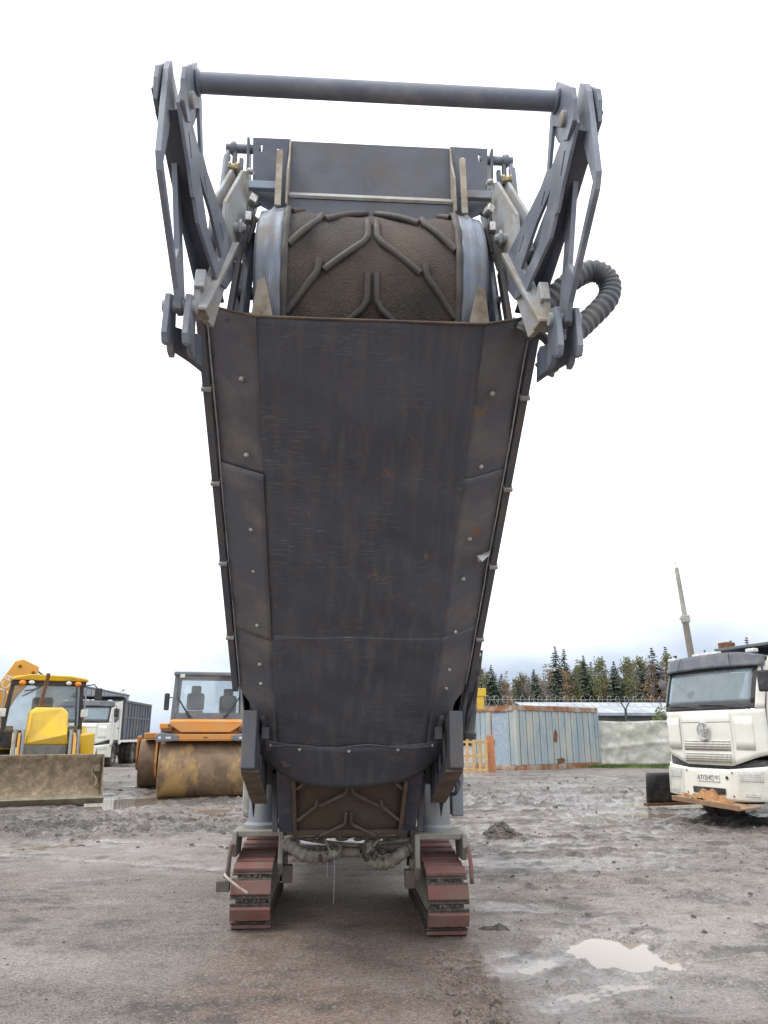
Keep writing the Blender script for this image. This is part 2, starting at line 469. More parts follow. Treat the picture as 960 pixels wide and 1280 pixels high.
def make_ground():
    def grow(start, step, fac, stop):
        out = []; p = start
        while p < stop:
            step *= fac; p += step; out.append(p)
        return out
    fx = list(np.arange(-6.0, 6.001, .036))
    g = grow(6.0, .036, 1.045, 700)
    xs = np.array([-k for k in g[::-1]] + fx + g)
    fy = list(np.arange(2.4, 14.0, .036))
    gy = grow(fy[-1], .036, 1.022, 900)
    nb = grow(-2.4, .036, 1.25, 25)
    ys = np.array([-k for k in nb[::-1]] + fy + gy)
    dx = np.gradient(xs); dy = np.gradient(ys)
    X, Y = np.meshgrid(xs, ys); DX, DY = np.meshgrid(dx, dy)
    h, churn, wat = ground_fields(X, Y, np.maximum(DX, DY * .6))
    far = sstep(45, 90, np.hypot(X, Y)); h = h * (1 - far)
    nxv, nyv = len(xs), len(ys)
    co = np.stack([X, Y, h], -1).reshape(-1, 3).astype(np.float32)
    me = bpy.data.meshes.new('ground')
    me.vertices.add(nxv * nyv); me.vertices.foreach_set('co', co.ravel())
    idx = np.arange(nxv * nyv).reshape(nyv, nxv)
    q = np.stack([idx[:-1, :-1], idx[:-1, 1:], idx[1:, 1:], idx[1:, :-1]], -1).reshape(-1, 4)
    nq = len(q)
    me.loops.add(nq * 4); me.loops.foreach_set('vertex_index', q.ravel().astype(np.int32))
    me.polygons.add(nq); me.polygons.foreach_set('loop_start', np.arange(0, nq * 4, 4, dtype=np.int32))
    me.polygons.foreach_set('use_smooth', np.ones(nq, dtype=bool))
    me.update(); me.validate()
    wet = np.clip(sstep(.016, -.022, h + .012 * fbm(X, Y, .5, 3, 7)) , 0, 1)
    wet = np.maximum(wet, .64 * sstep(.04, .30, fbm(X * .35, Y, .8, 5, 15, .6)) * sstep(.5, 1.0, X))
    wet = np.maximum(wet, .35 * sstep(0.0, .3, fbm(X * .5, Y, 1.6, 4, 19)))
    wet = np.maximum(wet, np.clip(wat * 1.6, 0, .85))
    brown = 1.0 * sstep(-1.5, -.9, X) * sstep(.9, .55, X - .06 * (6 - Y)) * sstep(8.5, 6.3, Y)
    brown = np.clip(brown + .55 * sstep(4.7, 3.6, Y) + .5 * sstep(.05, .35, fbm(X, Y, 2.0, 3, 33)), 0, 1)
    st = np.maximum(DX, DY * .6); k1 = np.clip(.12 / st, 0, 1)
    rgh = sstep(.4, 1.2, X) * sstep(4.2, 6.0, Y) + np.clip(churn, 0, 1)
    flk = fbm(X * .45, Y, .13, 4, 123, .6); flk2 = fbm(X * .3, Y, .42, 4, 131, .6)
    low = .5 - (fbm(X, Y, .16, 3, 23) * .35 * k1 + fbm(X * .7, Y, .55, 3, 11) * .3 + churn * (fbm(X, Y, .21, 3, 64) * .9 * k1 + fbm(X * .22, Y, .5, 3, 71) * .8))  # shade of the hollows, worked out here for the ground colour
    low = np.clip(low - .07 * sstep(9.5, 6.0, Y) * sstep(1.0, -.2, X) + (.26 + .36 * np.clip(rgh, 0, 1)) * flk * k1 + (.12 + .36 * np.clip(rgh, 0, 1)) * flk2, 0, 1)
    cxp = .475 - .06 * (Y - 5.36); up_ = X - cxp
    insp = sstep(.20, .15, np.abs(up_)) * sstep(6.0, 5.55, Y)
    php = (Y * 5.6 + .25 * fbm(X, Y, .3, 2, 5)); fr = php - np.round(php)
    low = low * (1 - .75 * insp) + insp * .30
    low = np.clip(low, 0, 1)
    for nm, arr in (('wet', wet), ('brown', brown), ('churn', np.clip(churn, 0, 1)), ('hollow_shade', low)):
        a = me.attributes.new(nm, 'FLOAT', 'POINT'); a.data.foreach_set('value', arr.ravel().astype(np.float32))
    m = bpy.data.materials.new('yard_dirt'); m.use_nodes = True
    N, L = m.node_tree.nodes, m.node_tree.links; b = N['Principled BSDF']
    t = N.new('ShaderNodeTexCoord')
    def noise(s, d=6, rg=.6, kind='ShaderNodeTexNoise'):
        n = N.new(kind); n.inputs['Scale'].default_value = s
        if kind == 'ShaderNodeTexNoise':
            n.inputs['Detail'].default_value = d; n.inputs['Roughness'].default_value = rg
        L.new(t.outputs['Object'], n.inputs['Vector']); return n
    def rng(f, a, c, lo=0, hi=1):
        r = N.new('ShaderNodeMapRange')
        for k, v in zip(('From Min', 'From Max', 'To Min', 'To Max'), (a, c, lo, hi)): r.inputs[k].default_value = v
        L.new(f, r.inputs['Value']); return r.outputs['Result']
    def mix(f, a, c, blend='MIX'):
        x = N.new('ShaderNodeMix'); x.data_type = 'RGBA'; x.blend_type = blend
        if isinstance(f, float): x.inputs[0].default_value = f
        else: L.new(f, x.inputs[0])
        for s, k in ((a, 6), (c, 7)):
            if isinstance(s, tuple): x.inputs[k].default_value = (*s, 1)
            else: L.new(s, x.inputs[k])
        return x.outputs[2]
    def att(nm):
        a = N.new('ShaderNodeAttribute'); a.attribute_name = nm; return a.outputs['Fac']
    wetf, brf, chf, shadef = att('wet'), att('brown'), att('churn'), att('hollow_shade')
    c = mix(rng(noise(.9, 8).outputs['Fac'], .35, .65), (.205, .170, .149), (.305, .258, .228))
    c = mix(rng(noise(6, 8, .7).outputs['Fac'], .40, .66, 0, .55), c, (.16, .15, .143))
    bm_ = mix(rng(noise(3, 6).outputs['Fac'], .3, .7), (.170, .112, .080), (.255, .182, .138))
    c = mix(rng(brf, 0, 1, 0, .82), c, bm_)
    # churned zones are darker, wetter earth
    c = mix(rng(chf, .15, .9, 0, .8), c, (.112, .101, .092))
    # relief shading painted into the colour: hollows darker, crests paler
    gr_ = N.new('ShaderNodeMath'); gr_.operation = 'ADD'; L.new(shadef, gr_.inputs[0]); L.new(rng(noise(48, 5, .8).outputs['Fac'], .3, .7, -.20, .20), gr_.inputs[1]); shadef = gr_.outputs[0]
    c = mix(rng(shadef, .56, .72, 0, .82), c, (.070, .063, .058))
    c = mix(rng(shadef, .40, .22, 0, .28), c, (.36, .325, .30))
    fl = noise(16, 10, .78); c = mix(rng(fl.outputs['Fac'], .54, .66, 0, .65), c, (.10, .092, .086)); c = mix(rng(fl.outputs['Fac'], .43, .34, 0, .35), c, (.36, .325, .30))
    # gravel speckle
    vz = noise(110, kind='ShaderNodeTexVoronoi'); vz2 = noise(55, kind='ShaderNodeTexVoronoi')
    sp = N.new('ShaderNodeSeparateColor'); L.new(vz.outputs['Color'], sp.inputs[0])
    sp2 = N.new('ShaderNodeSeparateColor'); L.new(vz2.outputs['Color'], sp2.inputs[0])
    c = mix(rng(sp.outputs[0], .25, 1.0, 0, .75), c, mix(1.0, c, (1.65, 1.6, 1.55), 'MULTIPLY'))
    c = mix(rng(sp.outputs[1], .58, .95, 0, .72), c, (.045, .041, .038))
    c = mix(rng(sp2.outputs[1], .90, .96, 0, .4), c, (.075, .07, .066))
    c = mix(rng(sp2.outputs[0], .90, .95, 0, .6), c, (.34, .31, .28))
    wn_ = noise(7, 6, .7)
    wm = N.new('ShaderNodeMath'); wm.operation = 'MULTIPLY'; L.new(wetf, wm.inputs[0]); L.new(rng(wn_.outputs['Fac'], .3, .55, .55, 1.1), wm.inputs[1])
    dk = mix(1.0, c, (.70, .69, .70), 'MULTIPLY')
    c = mix(wm.outputs[0], c, dk)
    L.new(c, b.inputs['Base Color'])
    L.new(rng(wm.outputs[0], 0, .9, .75, .14), b.inputs['Roughness'])
    bmp = N.new('ShaderNodeBump'); bmp.inputs['Distance'].default_value = .03
    L.new(rng(wm.outputs[0], 0, .9, 1.0, .10), bmp.inputs['Strength'])
    ad_ = N.new('ShaderNodeMath'); ad_.operation = 'ADD'
    L.new(noise(26, 9, .75).outputs['Fac'], ad_.inputs[0]); L.new(rng(vz.outputs['Distance'], 0, .6, .5, 0), ad_.inputs[1])
    L.new(ad_.outputs[0], bmp.inputs['Height']); L.new(bmp.outputs['Normal'], b.inputs['Normal'])
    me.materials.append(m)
    o = bpy.data.objects.new('ground', me); COL.objects.link(o); o['kind'] = 'structure'
    return o

make_ground()

def hgt(x, y):
    h, _, _ = ground_fields(np.array([float(x)]), np.array([float(y)]), np.array([.036])); return float(h[0])

wm_ = bpy.data.materials.new('puddle_water'); wm_.use_nodes = True
_b = wm_.node_tree.nodes['Principled BSDF']
_b.inputs['Base Color'].default_value = (.25, .205, .165, 1); _b.inputs['Roughness'].default_value = .02; _b.inputs['IOR'].default_value = 1.33
_n = wm_.node_tree.nodes.new('ShaderNodeTexNoise'); _n.inputs['Scale'].default_value = 14
_bp = wm_.node_tree.nodes.new('ShaderNodeBump'); _bp.inputs['Strength'].default_value = .02; _bp.inputs['Distance'].default_value = .02
_tc = wm_.node_tree.nodes.new('ShaderNodeTexCoord')
wm_.node_tree.links.new(_tc.outputs['Object'], _n.inputs['Vector'])
wm_.node_tree.links.new(_n.outputs['Fac'], _bp.inputs['Height']); wm_.node_tree.links.new(_bp.outputs['Normal'], _b.inputs['Normal'])
mb = MB(); mb.add([(-40, 2, WATER_Z), (40, 2, WATER_Z), (40, 44, WATER_Z), (-40, 44, WATER_Z)], [(0, 1, 2, 3)])
w_ = mb.build('puddle_water', wm_); w_['kind'] = 'structure'

# clods, stones and crumbs lying about
def lump(mb_, x, y, z, s, rnd, flat=.7):
    n = 6; V = []; F_ = []
    ph = rnd.random() * 6
    V.append((x, y, z + s * flat * rnd.uniform(.8, 1.1)))
    for lv, rr, zz in ((0, .65, .62), (1, 1.0, .05)):
        for k in range(n):
            a = ph + 2 * math.pi * k / n + lv * .5; q = s * rr * rnd.uniform(.7, 1.25)
            V.append((x + q * math.cos(a), y + q * math.sin(a), z + s * flat * zz * rnd.uniform(.7, 1.2) - (.3 * s if lv else 0)))
    F_ += [(0, 1 + k, 1 + (k + 1) % n) for k in range(n)]
    F_ += [(1 + k, 1 + n + k, 1 + n + (k + 1) % n, 1 + (k + 1) % n) for k in range(n)]
    mb_.add(V, F_)

M['clod'] = mat('dark_clod', (0.085, 0.074, 0.065), .85, var=.4, vs_=14, dirt=(.16, .14, .12), damt=.3, ds=9, bump=.8, bs=40)
M['stone'] = mat('pale_stone', (0.25, 0.235, 0.22), .8, var=.4, vs_=3, bump=.4)
rnd = random.Random(3)
pts = []
for _ in range(1900):
    r = rnd.random()
    if r < .42: x, y, s = rnd.uniform(-9.5, -1.4), rnd.gauss(13.5, 1.5), rnd.choice((.012, .015, .02, .03, .05))
    elif r < .75: x, y, s = rnd.uniform(.8, 7.5), rnd.uniform(6, 17), rnd.choice((.008, .01, .012, .016, .03))
    elif r < .9: x, y, s = rnd.uniform(-12, 7), rnd.uniform(16, 30), rnd.choice((.02, .03, .04, .06))
    else: x, y, s = rnd.uniform(-3.5, 3), rnd.uniform(3.0, 8), rnd.choice((.006, .008, .01, .014))
    if abs(x + .28) < 1.0 and 6.1 < y < 8.2: continue
    pts.append((x, y, s))
for k in range(22):                                   # crumbs pushed up between the track pad prints
    yb = 5.75 - .165 * k; cxp = .475 - .06 * (yb - 5.36)
    for j in range(26):
        if rnd.random() < .3 + .25 * math.sin(k * 2.3 + j * .5): continue
        pts.append((cxp - .15 + .30 * j / 25 + rnd.uniform(-.006, .006), yb + rnd.gauss(0, .010) + .015 * math.sin(j * .35 + k), rnd.choice((.007, .010, .013, .017))))
xa = np.array([p[0] for p in pts]); ya = np.array([p[1] for p in pts])
ha, _, wa = ground_fields(xa, ya, np.full(len(pts), .04))
mb1, mb2 = MB(), MB()
for (x, y, s), h, w in zip(pts, ha, wa):
    if w > .55: continue
    lump(mb1 if rnd.random() < .8 or s > .05 or (.2 < x < .8 and y < 6) else mb2, x, y, h - s * .05, s, rnd)
o = mb1.build('earth_clods', M['clod'], smooth=50); tag(o, 'dark crumbled earth clods scattered over the muddy yard', 'clods', kind='stuff')
o = mb2.build('gravel_stones', M['stone']); tag(o, 'small pale stones scattered over the muddy yard', 'stones', kind='stuff')

def heap(x, y, rx, ry, hh, n, seed, name, label, smin=.02, smax=.06):
    rn = random.Random(seed); m_ = MB()
    def fn(u, v):
        a = 2 * math.pi * u; r = v
        q = 1 + .25 * math.sin(3 * a + seed) + .15 * math.sin(7 * a)
        px, py = rx * r * q * math.cos(a), ry * r * q * math.sin(a)
        z = hh * (math.cos(min(1, r) * math.pi) * .5 + .5) * (1 + .25 * math.sin(9 * px / rx + 4 * py / ry)) - .02 * r
        return (px, py, z - .01)
    m_.grid(fn, 26, 8)
    for _ in range(n):
        a = rn.random() * 6.283; r = rn.random() ** .6 * 1.1
        p = fn(a / 6.283, min(r, 1)); lump(m_, p[0] * (1 + .1 * rn.random()), p[1], p[2] - .01, rn.uniform(smin, smax), rn)
    o_ = m_.build(name, M['clod'], smooth=45); o_.location = (x, y, hgt(x, y)); tag(o_, label, 'mud heap'); return o_
heap(1.74, 12.0, .36, .45, .19, 220, 2, 'mud_heap', 'dark crumbly mud heap on the wet yard right of the raised conveyor', .015, .05)
heap(.88, 6.42, .20, .10, .045, 60, 5, 'mud_heap', 'flat smear of dark mud beside the right crawler track', .008, .02)
# ------------------------------------------------------------------ cold milling machine
MY = 6.3
mill = empty('milling_machine', (-.285, MY, 0), R(3.6))
tag(mill, 'dark grey crawler milling machine with raised discharge conveyor and red track pads', 'milling machine')
def mxf(x, y, z): return (x, y - MY, z)                       # machine frame
def cxf(x, y, z): return (x + .006 * (6 - y), y - MY, z)      # conveyor is slewed a touch
def Q(s, x, h):                                               # conveyor frame: along, across, up from the cover
    y = 5.0 - .798 * s + .603 * h; z = 1.64 + .603 * s + .798 * h
    return cxf(x, y, z)
def CM(): return MB(cxf)
def QM(): return MB(Q)
def MM(): return MB(mxf)

# --- cover under the conveyor: three lapped sheets
def cover_prof(t):
    """t 0..1 across -> (x, h) with folded flanks"""
    P = [(-.745, .115), (-.63, .055), (-.515, .004), (-.26, 0), (0, 0), (.26, 0), (.515, .004), (.63, .055), (.745, .115)]
    k = t * (len(P) - 1); i = min(int(k), len(P) - 2); f = k - i
    return (P[i][0] * (1 - f) + P[i + 1][0] * f, P[i][1] * (1 - f) + P[i + 1][1] * f)
def wav(x, s): return .004 * math.exp(-((x - .2) / .12) ** 2 - ((s - 1.3) / .1) ** 2) - .006 * math.exp(-((x + .25) / .15) ** 2 - ((s - .75) / .2) ** 2) + .0045 * math.sin(5.1 * s + 3 * x) + .003 * math.sin(11 * s - 7 * x + 1) + .002 * math.sin(23 * s + 13 * x)
def cover_fn(s0, s1, lift0, lift1, xin=1.0, ua=0.0, ub=1.0):
    def fn(u, v):
        s = s0 + (s1 - s0) * v
        k = xin if s > .0 else (xin * (.86 if s < -.1 else .86 + .14 * (s + .1) / .1))
        w_ = ua + (ub - ua) * u; x, h = cover_prof(max(.5 - .5 * k, min(.5 + .5 * k, w_)))
        return Q(s, x, h - (lift0 + (lift1 - lift0) * v) + wav(x, s))
    return fn
covers = []
for s0, s1, l0, l1 in ((-.50, .62, .0, .0025), (.58, 1.785, .0, .0008), (1.78, 2.62, .0, .002)):
    if s0 < 1.7:
        m = MB(); m.grid(cover_fn(s0, s1 if s0 < .5 else 2.62, l0, l1, 1.0, .25, .75), 30, 60)
        c = m.build('cover_sheet', M['cover'], mill, solid=.007, smooth=25)
    covers.append(c)
    for ua, ub in ((0, .2495), (.7505, 1)):
        m = MB(); m.grid(cover_fn(s0, s1, l0, l1, 1.0, ua, ub), 8, 30)
        m.build('cover_flank', M['flank'], c, solid=.007, smooth=25)
# pale side lines paint the light caught on the sheet edges; scuffed top lip
for s in (-1, 1):
    m = MB()
    p0 = [Q(a * 2.56 / 20 + .07, s * .749, .112 + wav(.74 * s, a * .128)) for a in range(21)]
    m.tube(p0, .0045, 6); m.build('edge_line', M['edge'], mill, smooth=60)
m = MB()
m.tube([Q(2.622, *cover_prof(t / 24)) for t in range(25)], .006, 6)
m.build('edge_line', M['rail'], mill, smooth=60)
# bolts
def bolt(p, nrm, r, parent, name='bolt', mt='bolt'):
    b = MB(); nrm = Vector(nrm).normalized()
    b.lathe([(r * 1.25, 0), (r * 1.25, .003), (r, .004), (r * .95, .009), (r * .6, .013), (0, .0145)], p, nrm, 12)
    return b.build(name, M[mt], parent, smooth=50)
nq = (0, -.603, -.798)
for s, par in ((2.28, 2), (1.86, 2), (1.385, 1), (1.09, 1), (.66, 1), (.32, 0), (.14, 0)):
    for sg in (-1, 1):
        x = sg * .60; bolt(Vector(Q(s - .02 * sg, x, .036)), nq, .0115, covers[par])
# narrow bevel strips inside the flank, seams
for s0, s1 in ((1.78, 1.786), (.60, .606)):
    pass
# torn corner tab on the right flank
m = QM(); m.add([(1.24, .66, .04), (1.25, .74, .075), (1.215, .745, .085), (1.20, .67, .035), (1.215, .69, .02)], [(0, 1, 2), (0, 2, 4), (0, 4, 3), (4, 2, 3)])
m.build('bent_tab', M['edge'], mill)
# rusty torn edge, lower left
m = QM(); pts_ = [(.075 + .02 * math.sin(i * 2.1), -.63 + .012 * i, .05) for i in range(8)]
m.tube([(a, b, c_) for a, b, c_ in pts_], .007, 5); m.tube([(.07, -.575, .03), (-.03, -.57, .03), (-.10, -.575, .035), (-.18, -.565, .03)], .008, 5)
m.build('torn_edge', M['rust'], mill)

# side beams of the conveyor outside the cover
for s in (-1, 1):
    m = QM(); m.bb(.0, 2.60, s * .762, s * .80, .10, .27); m.build('side_beam', M['frame'], mill, bevel=.004)
    for a in (.5, 1.1, 1.65, 2.2):
        m = QM(); m.bb(a, a + .02, s * .758, s * .806, .085, .275); m.build('beam_strap', M['hinge'], mill, bevel=.002)
    m = QM(); m.bb(-1.5, 2.5, s * .735, s * .742, .12, .42); m.build('inner_wall', M['darkpaint'], mill)
# conveyor trough floor above, seen from the side only
m = QM(); m.bb(-1.4, 2.5, -.73, .73, .34, .36); m.build('trough_floor', M['darkpaint'], mill)

# --- belt round the fold roller
BC = (3.33, 3.56); BR = .43
def belt_pt(a, x, r=BR):     # a: angle from straight down, increasing towards the camera and up
    return cxf(x, BC[0] - r * math.sin(R(a)), BC[1] - r * math.cos(R(a)))
m = MB()
prof_x = [-.405, -.39, -.2, 0, .2, .39, .405]
def belt_fn(u, v):
    a = 20 + 185 * v; x = -.405 + .81 * u
    r = BR + .012 * (1 if u in (0.0, 1.0) else 0) + .005 * math.sin(12 * v + 5 * u) + .004 * math.sin(31 * u + 17 * v)
    return belt_pt(a, x, r)
m.grid(belt_fn, 30, 50)
belt = m.build('conveyor_belt', M['belt'], mill, smooth=180, solid=-.02)
m = MB(); m.grid(lambda u, v: Q(-1.60 + 3.95 * v, -.405 + .81 * u, .03 + .08 * min(1, 3 * v)), 8, 30)
belt2 = m.build('conveyor_belt', M['belt_low'], mill, smooth=180, solid=.018)
def chevron_paths(x0):
    out = []
    for sg in (-1, 1):
        out.append([(sg * .020, .16), (sg * .022, .04), (sg * .045, .0), (sg * .22, -.145)])
        out.append([(sg * .24, -.095), (sg * .25, -.155), (sg * .385, -.335)])
    return out
def rib_on(fn_pt, base, parent, r=.0165, mt='rib'):
    for path in chevron_paths(0):
        pp = []
        for (xa, ta), (xb, tb) in zip(path[:-1], path[1:]):
            for k in range(4):
                f = k / 4; pp.append((xa + (xb - xa) * f, ta + (tb - ta) * f))
        pp.append(path[-1])
        b = MB(); V = []
        b.tube([fn_pt(base + t, x) for x, t in pp], r, 7)
        b.build('chevron_rib', M[mt], parent, smooth=60)
DEG = 180 / math.pi / BR
for k in range(5):
    base = .42 + .31 * k
    rib_on(lambda t, x: belt_pt(max(20, min(205, t * DEG)), x, BR + .010), base, belt)
m = MB()
for sg in (-1, 1):
    m.tube([belt_pt(a, sg * .40, BR + .02 + .006 * math.sin(a * .3)) for a in range(25, 200, 5)], .016, 6)
    m.build('belt_edge', M['rib'], belt, smooth=60); m = MB()
for k in range(3):
    base = -1.46 + .41 * k
    rib_on(lambda t, x: Q(max(-1.6, t), x, .022), base, belt2, .0135, 'rib_low')
# worn curved skirts either side of the belt
for s in (-1, 1):
    m = MB()
    def sk(u, v, s=s):
        a = 22 + 170 * v; x = s * (.415 + .115 * u); return belt_pt(a, x, BR + .025 - .02 * u + (.012 if .4 < u < .6 else 0))
    m.grid(sk, 8, 40); m.build('belt_skirt', M['skirt'], mill, smooth=180, solid=-.012)
    m = CM(); m.lathe([(.02, 0), (BR - .02, 0), (BR - .02, .012), (.02, .012)], (s * .53, BC[0], BC[1]), (s, 0, 0), 36)
    m.build('roller_cheek', M['darkpaint'], mill, smooth=40)
    # beige gusset standing on the cover's top edge
    m = CM(); m.prism([(s * .545, 2.955, 3.23), (s * .44, 2.925, 3.22), (s * .498, 2.90, 3.50), (s * .510, 2.905, 3.49)], (0, .012, 0))
    m.build('gusset', M['beige'], mill, bevel=.002)

# --- hood over the fold
m = CM(); m.bb(-.416, .416, 3.12, 3.128, 4.03, 4.385); m.build('hood_plate', M['hood'], mill, bevel=.002)
m = CM(); m.prism([(-.407, 3.117, 4.065), (.407, 3.117, 4.065), (.407, 3.05, 3.995), (-.407, 3.05, 3.995)], (0, .01, -.012)); m.build('hood_shelf', M['hinge'], mill, bevel=.002)
m = CM(); m.bb(-.41, .41, 3.064, 3.10, 3.88, 4.008); m.build('shelf_lip', M['hood'], mill, bevel=.002)
for s in (-1, 1):
    x0, x1 = .412, .60
    m = MB()
    def wmap(u, v, w, s=s): return cxf(s * u, 3.115 - (u - .412) * .25 + w, v)
    m.plate([(.415, 4.39), (.60, 4.345), (.585, 4.0), (.575, 3.96), (.415, 3.90)], [[(.552, 4.27), (.568, 4.27), (.568, 4.315), (.552, 4.315)], [(.465, 4.30), (.48, 4.30), (.48, 4.315), (.465, 4.315)]], wmap, .006)
    m.build('hood_wing', M['darkpaint'], mill)
    m = MB(cxf); m.prism([(s * .409, 3.115, 4.39), (s * .409, 3.08, 4.24), (s * .409, 3.01, 4.10), (s * .409, 3.0, 3.90), (s * .409, 3.115, 3.90)], (s * .01, 0, 0)); m.build('hood_cheek', M['beige'], mill, bevel=.002)
    m = MB(cxf); m.bar((s * .45, 2.97, 3.86), (s * .455, 3.01, 4.22), .03, .012, (0, 1, 0)); m.build('cheek_strip', M['beige'], mill, bevel=.002)
    m = CM(); m.bb(s * .44, s * .60, 3.02, 3.05, 4.00, 4.045); m.build('wing_rail', M['skirt'], mill, bevel=.004)
    # pin with pivot eye, gas strut and brass fitting
    m = CM(); m.cyl((s * .56, 3.1, 4.30), (s * .735, 3.1, 4.30), .023, 14); m.lathe([(.03, 0), (.034, .006), (.034, .022), (.03, .028)], (s * .685, 3.1, 4.30), (s, 0, 0), 14); m.build('pivot_pin', M['lever'], mill, smooth=40)
    m = CM(); m.tube([(s * .722, 3.09, 4.27), (s * .722, 3.085, 4.235), (s * .724, 3.08, 4.23), (s * .73, 3.07, 4.0)], [.012, .012, .019, .02], 10); m.build('gas_strut', M['lever'], mill, smooth=40)
    m = CM(); m.tube(spline([(s * .69, 3.1, 4.28), (s * .685, 3.1, 4.18), (s * .66, 3.09, 4.12)], 5), .013, 8); m.bar((s * .648, 3.06, 4.2), (s * .648, 3.06, 4.10), .02, .02); m.build('hose_end', M['greyhose'], mill, smooth=50)
    m = CM(); m.lathe([(0, 0), (.024, .002), (.026, .015), (.016, .02), (.016, .04), (.022, .042), (.022, .05), (0, .052)], (s * .655, 3.035, 4.125), (s, 0, .15), 8); m.build('fitting', M['brass'], mill, smooth=40)
    m = CM(); m.prism([(s * .615, 3.06, 4.34), (s * .615, 3.16, 4.34), (s * .60, 3.22, 3.70), (s * .60, 3.10, 3.70)], (s * .014, 0, 0)); m.build('side_plate', M['frame'], mill, bevel=.003)
    bolt(Vector(cxf(s * .60, 3.05, 4.12)), (-s * .6, -1, 0), .016, mill)
    bolt(Vector(cxf(s * .56, 3.04, 3.83)), (-s * .3, -1, 0), .014, mill, mt='hinge')
    # hinge plates: lower bracket with fin, upper pair of tapered plates
    m = CM(); m.prism([(s * .775, 2.69, 3.11), (s * .69, 2.69, 3.12), (s * .617, 2.965, 3.645), (s * .652, 2.965, 3.645)], (0, .018, -.012)); m.build('hinge_flange', M['hinge'], mill, bevel=.003)
    m = CM(); m.prism([(s * .79, 2.67, 3.10), (s * .69, 2.67, 3.10), (s * .69, 2.78, 3.12), (s * .77, 2.80, 3.12)], (0, 0, .014)); m.build('hinge_foot', M['beige'], mill, bevel=.003)
    m = MB()
    fin = [(2.70, 3.12), (2.705, 3.30), (2.745, 3.31), (2.77, 3.28), (2.86, 3.53), (2.885, 3.63), (2.89, 3.76)] + [(2.945 + .055 * math.cos(R(a)), 3.775 + .055 * math.sin(R(a))) for a in range(170, -10, -30)] + [(3.0, 3.62), (2.84, 3.12)]
    def fmap(u, v, w, s=s): return cxf(s * (.725 - .30 * (u - 2.7)) + s * w, u, v)
    m.plate(fin, [], fmap, .026); m.build('hinge_fin', M['hinge'], mill, bevel=.003)
    m = CM(); m.box((s * .728, 2.715, 3.265), (.042, .035, .10), (R(-12), 0, 0)); m.build('hinge_stop', M['hinge'], mill, bevel=.005)
    for off in (.0, .055):
        m = MB()
        up = [(2.88, 3.60), (2.88, 3.80), (3.02, 4.10), (3.05, 4.12), (3.17, 4.12), (3.20, 4.02), (3.08, 3.62), (2.98, 3.56), (2.91, 3.56)]
        def umap(u, v, w, s=s, off=off): return cxf(s * (.672 + off - .30 * (u - 2.9) - .02 * (v - 3.6)) + s * w, u, v)
        m.plate(up, [], umap, .017); m.build('hinge_plate', M['hinge'], mill, bevel=.003)
    m = CM(); m.cyl((s * .60, 2.975, 3.73), (s * .735, 2.975, 3.73), .024, 14)
    m.lathe([(.0, 0), (.042, 0), (.042, .012), (.02, .014), (.018, .03), (0, .032)], (s * .622, 2.975, 3.73), (-s, 0, 0), 6); m.build('hinge_pin', M['hinge'], mill, smooth=40, bevel=.002)
    # dark upright bars between hinge and skirt
    m = CM(); m.bar((s * .592, 3.06, 3.27), (s * .572, 3.08, 3.78), .035, .035); m.build('upright_bar', M['darkpaint'], mill, bevel=.003)
    m = CM(); m.bar((s * .648, 3.0, 3.24), (s * .622, 3.02, 3.58), .025, .06, (0, 1, 0)); m.build('upright_bar', M['frame'], mill, bevel=.003)
    m = CM(); m.bar((s * .625, 3.14, 3.25), (s * .60, 3.2, 3.75), .05, .08, (0, 1, 0)); m.build('upright_bar', M['darkpaint'], mill, bevel=.003)
    m = CM(); m.cyl((s * .50, 3.1, 3.46), (s * .63, 3.1, 3.46), .03, 12); m.build('cross_pin', M['darkpaint'], mill, smooth=40)
    m = CM(); m.tube(spline([(s * .55, 3.05, 3.93), (s * .575, 3.0, 3.86), (s * .56, 3.0, 3.78), (s * .585, 3.02, 3.68)], 6), .012, 7); m.build('small_hose', M['hose'], mill, smooth=60)
    m = CM(); m.box((s * .572, 2.99, 3.90), (.035, .05, .045), (0, .3, .4)); m.build('valve_block', M['bolt'], mill, bevel=.004); m = CM(); m.box((s * .585, 2.99, 3.80), (.03, .04, .05)); m.build('valve_block', M['bolt'], mill, bevel=.004)

    # --- folding lever: outer boomerang link with window
    m = MB()
    linkA = [(2.30, 3.97), (2.27, 3.90), (2.20, 3.45), (2.225, 3.39), (2.56, 3.12), (2.60, 3.06), (2.66, 3.06), (2.70, 3.13), (2.62, 3.36), (2.54, 3.64), (2.44, 3.96)]
    holeA = [(2.335, 3.70), (2.245, 3.44), (2.275, 3.41), (2.50, 3.215), (2.555, 3.30), (2.475, 3.60), (2.40, 3.80)]
    def amap(u, v, w, s=s): return cxf(s * (.775 + .055 * (v - 3.1) + w), u, v)
    m.plate(linkA, [], amap, .014) if False else m.plate(linkA, [holeA], amap, .022)
    m.build('lever_link', M['lever'], mill, bevel=.002)
    # head plates either side of the crossbar end
    for off, sh in ((.745, 0), (.845, .0)):
        m = MB()
        head = [(2.40, 4.08), (2.44, 4.05), (2.50, 3.93), (2.44, 3.80), (2.34, 3.72), (2.26, 3.74), (2.235, 3.82), (2.24, 3.88)]
        def hmap(u, v, w, s=s, off=off): return cxf(s * (off + w), u, v)
        m.plate(head, [[(2.385, 3.965), (2.395, 3.955), (2.435, 3.985), (2.425, 3.995)]], hmap, .018)
        m.build('lever_head', M['lever'], mill, bevel=.003)
    # main lever: closed outer plate and inner plate with Y-shaped windows
    m = MB()
    leverO = [(2.27, 3.80), (2.34, 3.95), (2.46, 3.95), (2.56, 3.84), (3.06, 3.58), (3.10, 3.48), (3.00, 3.32), (2.90, 3.29), (2.62, 3.50)]
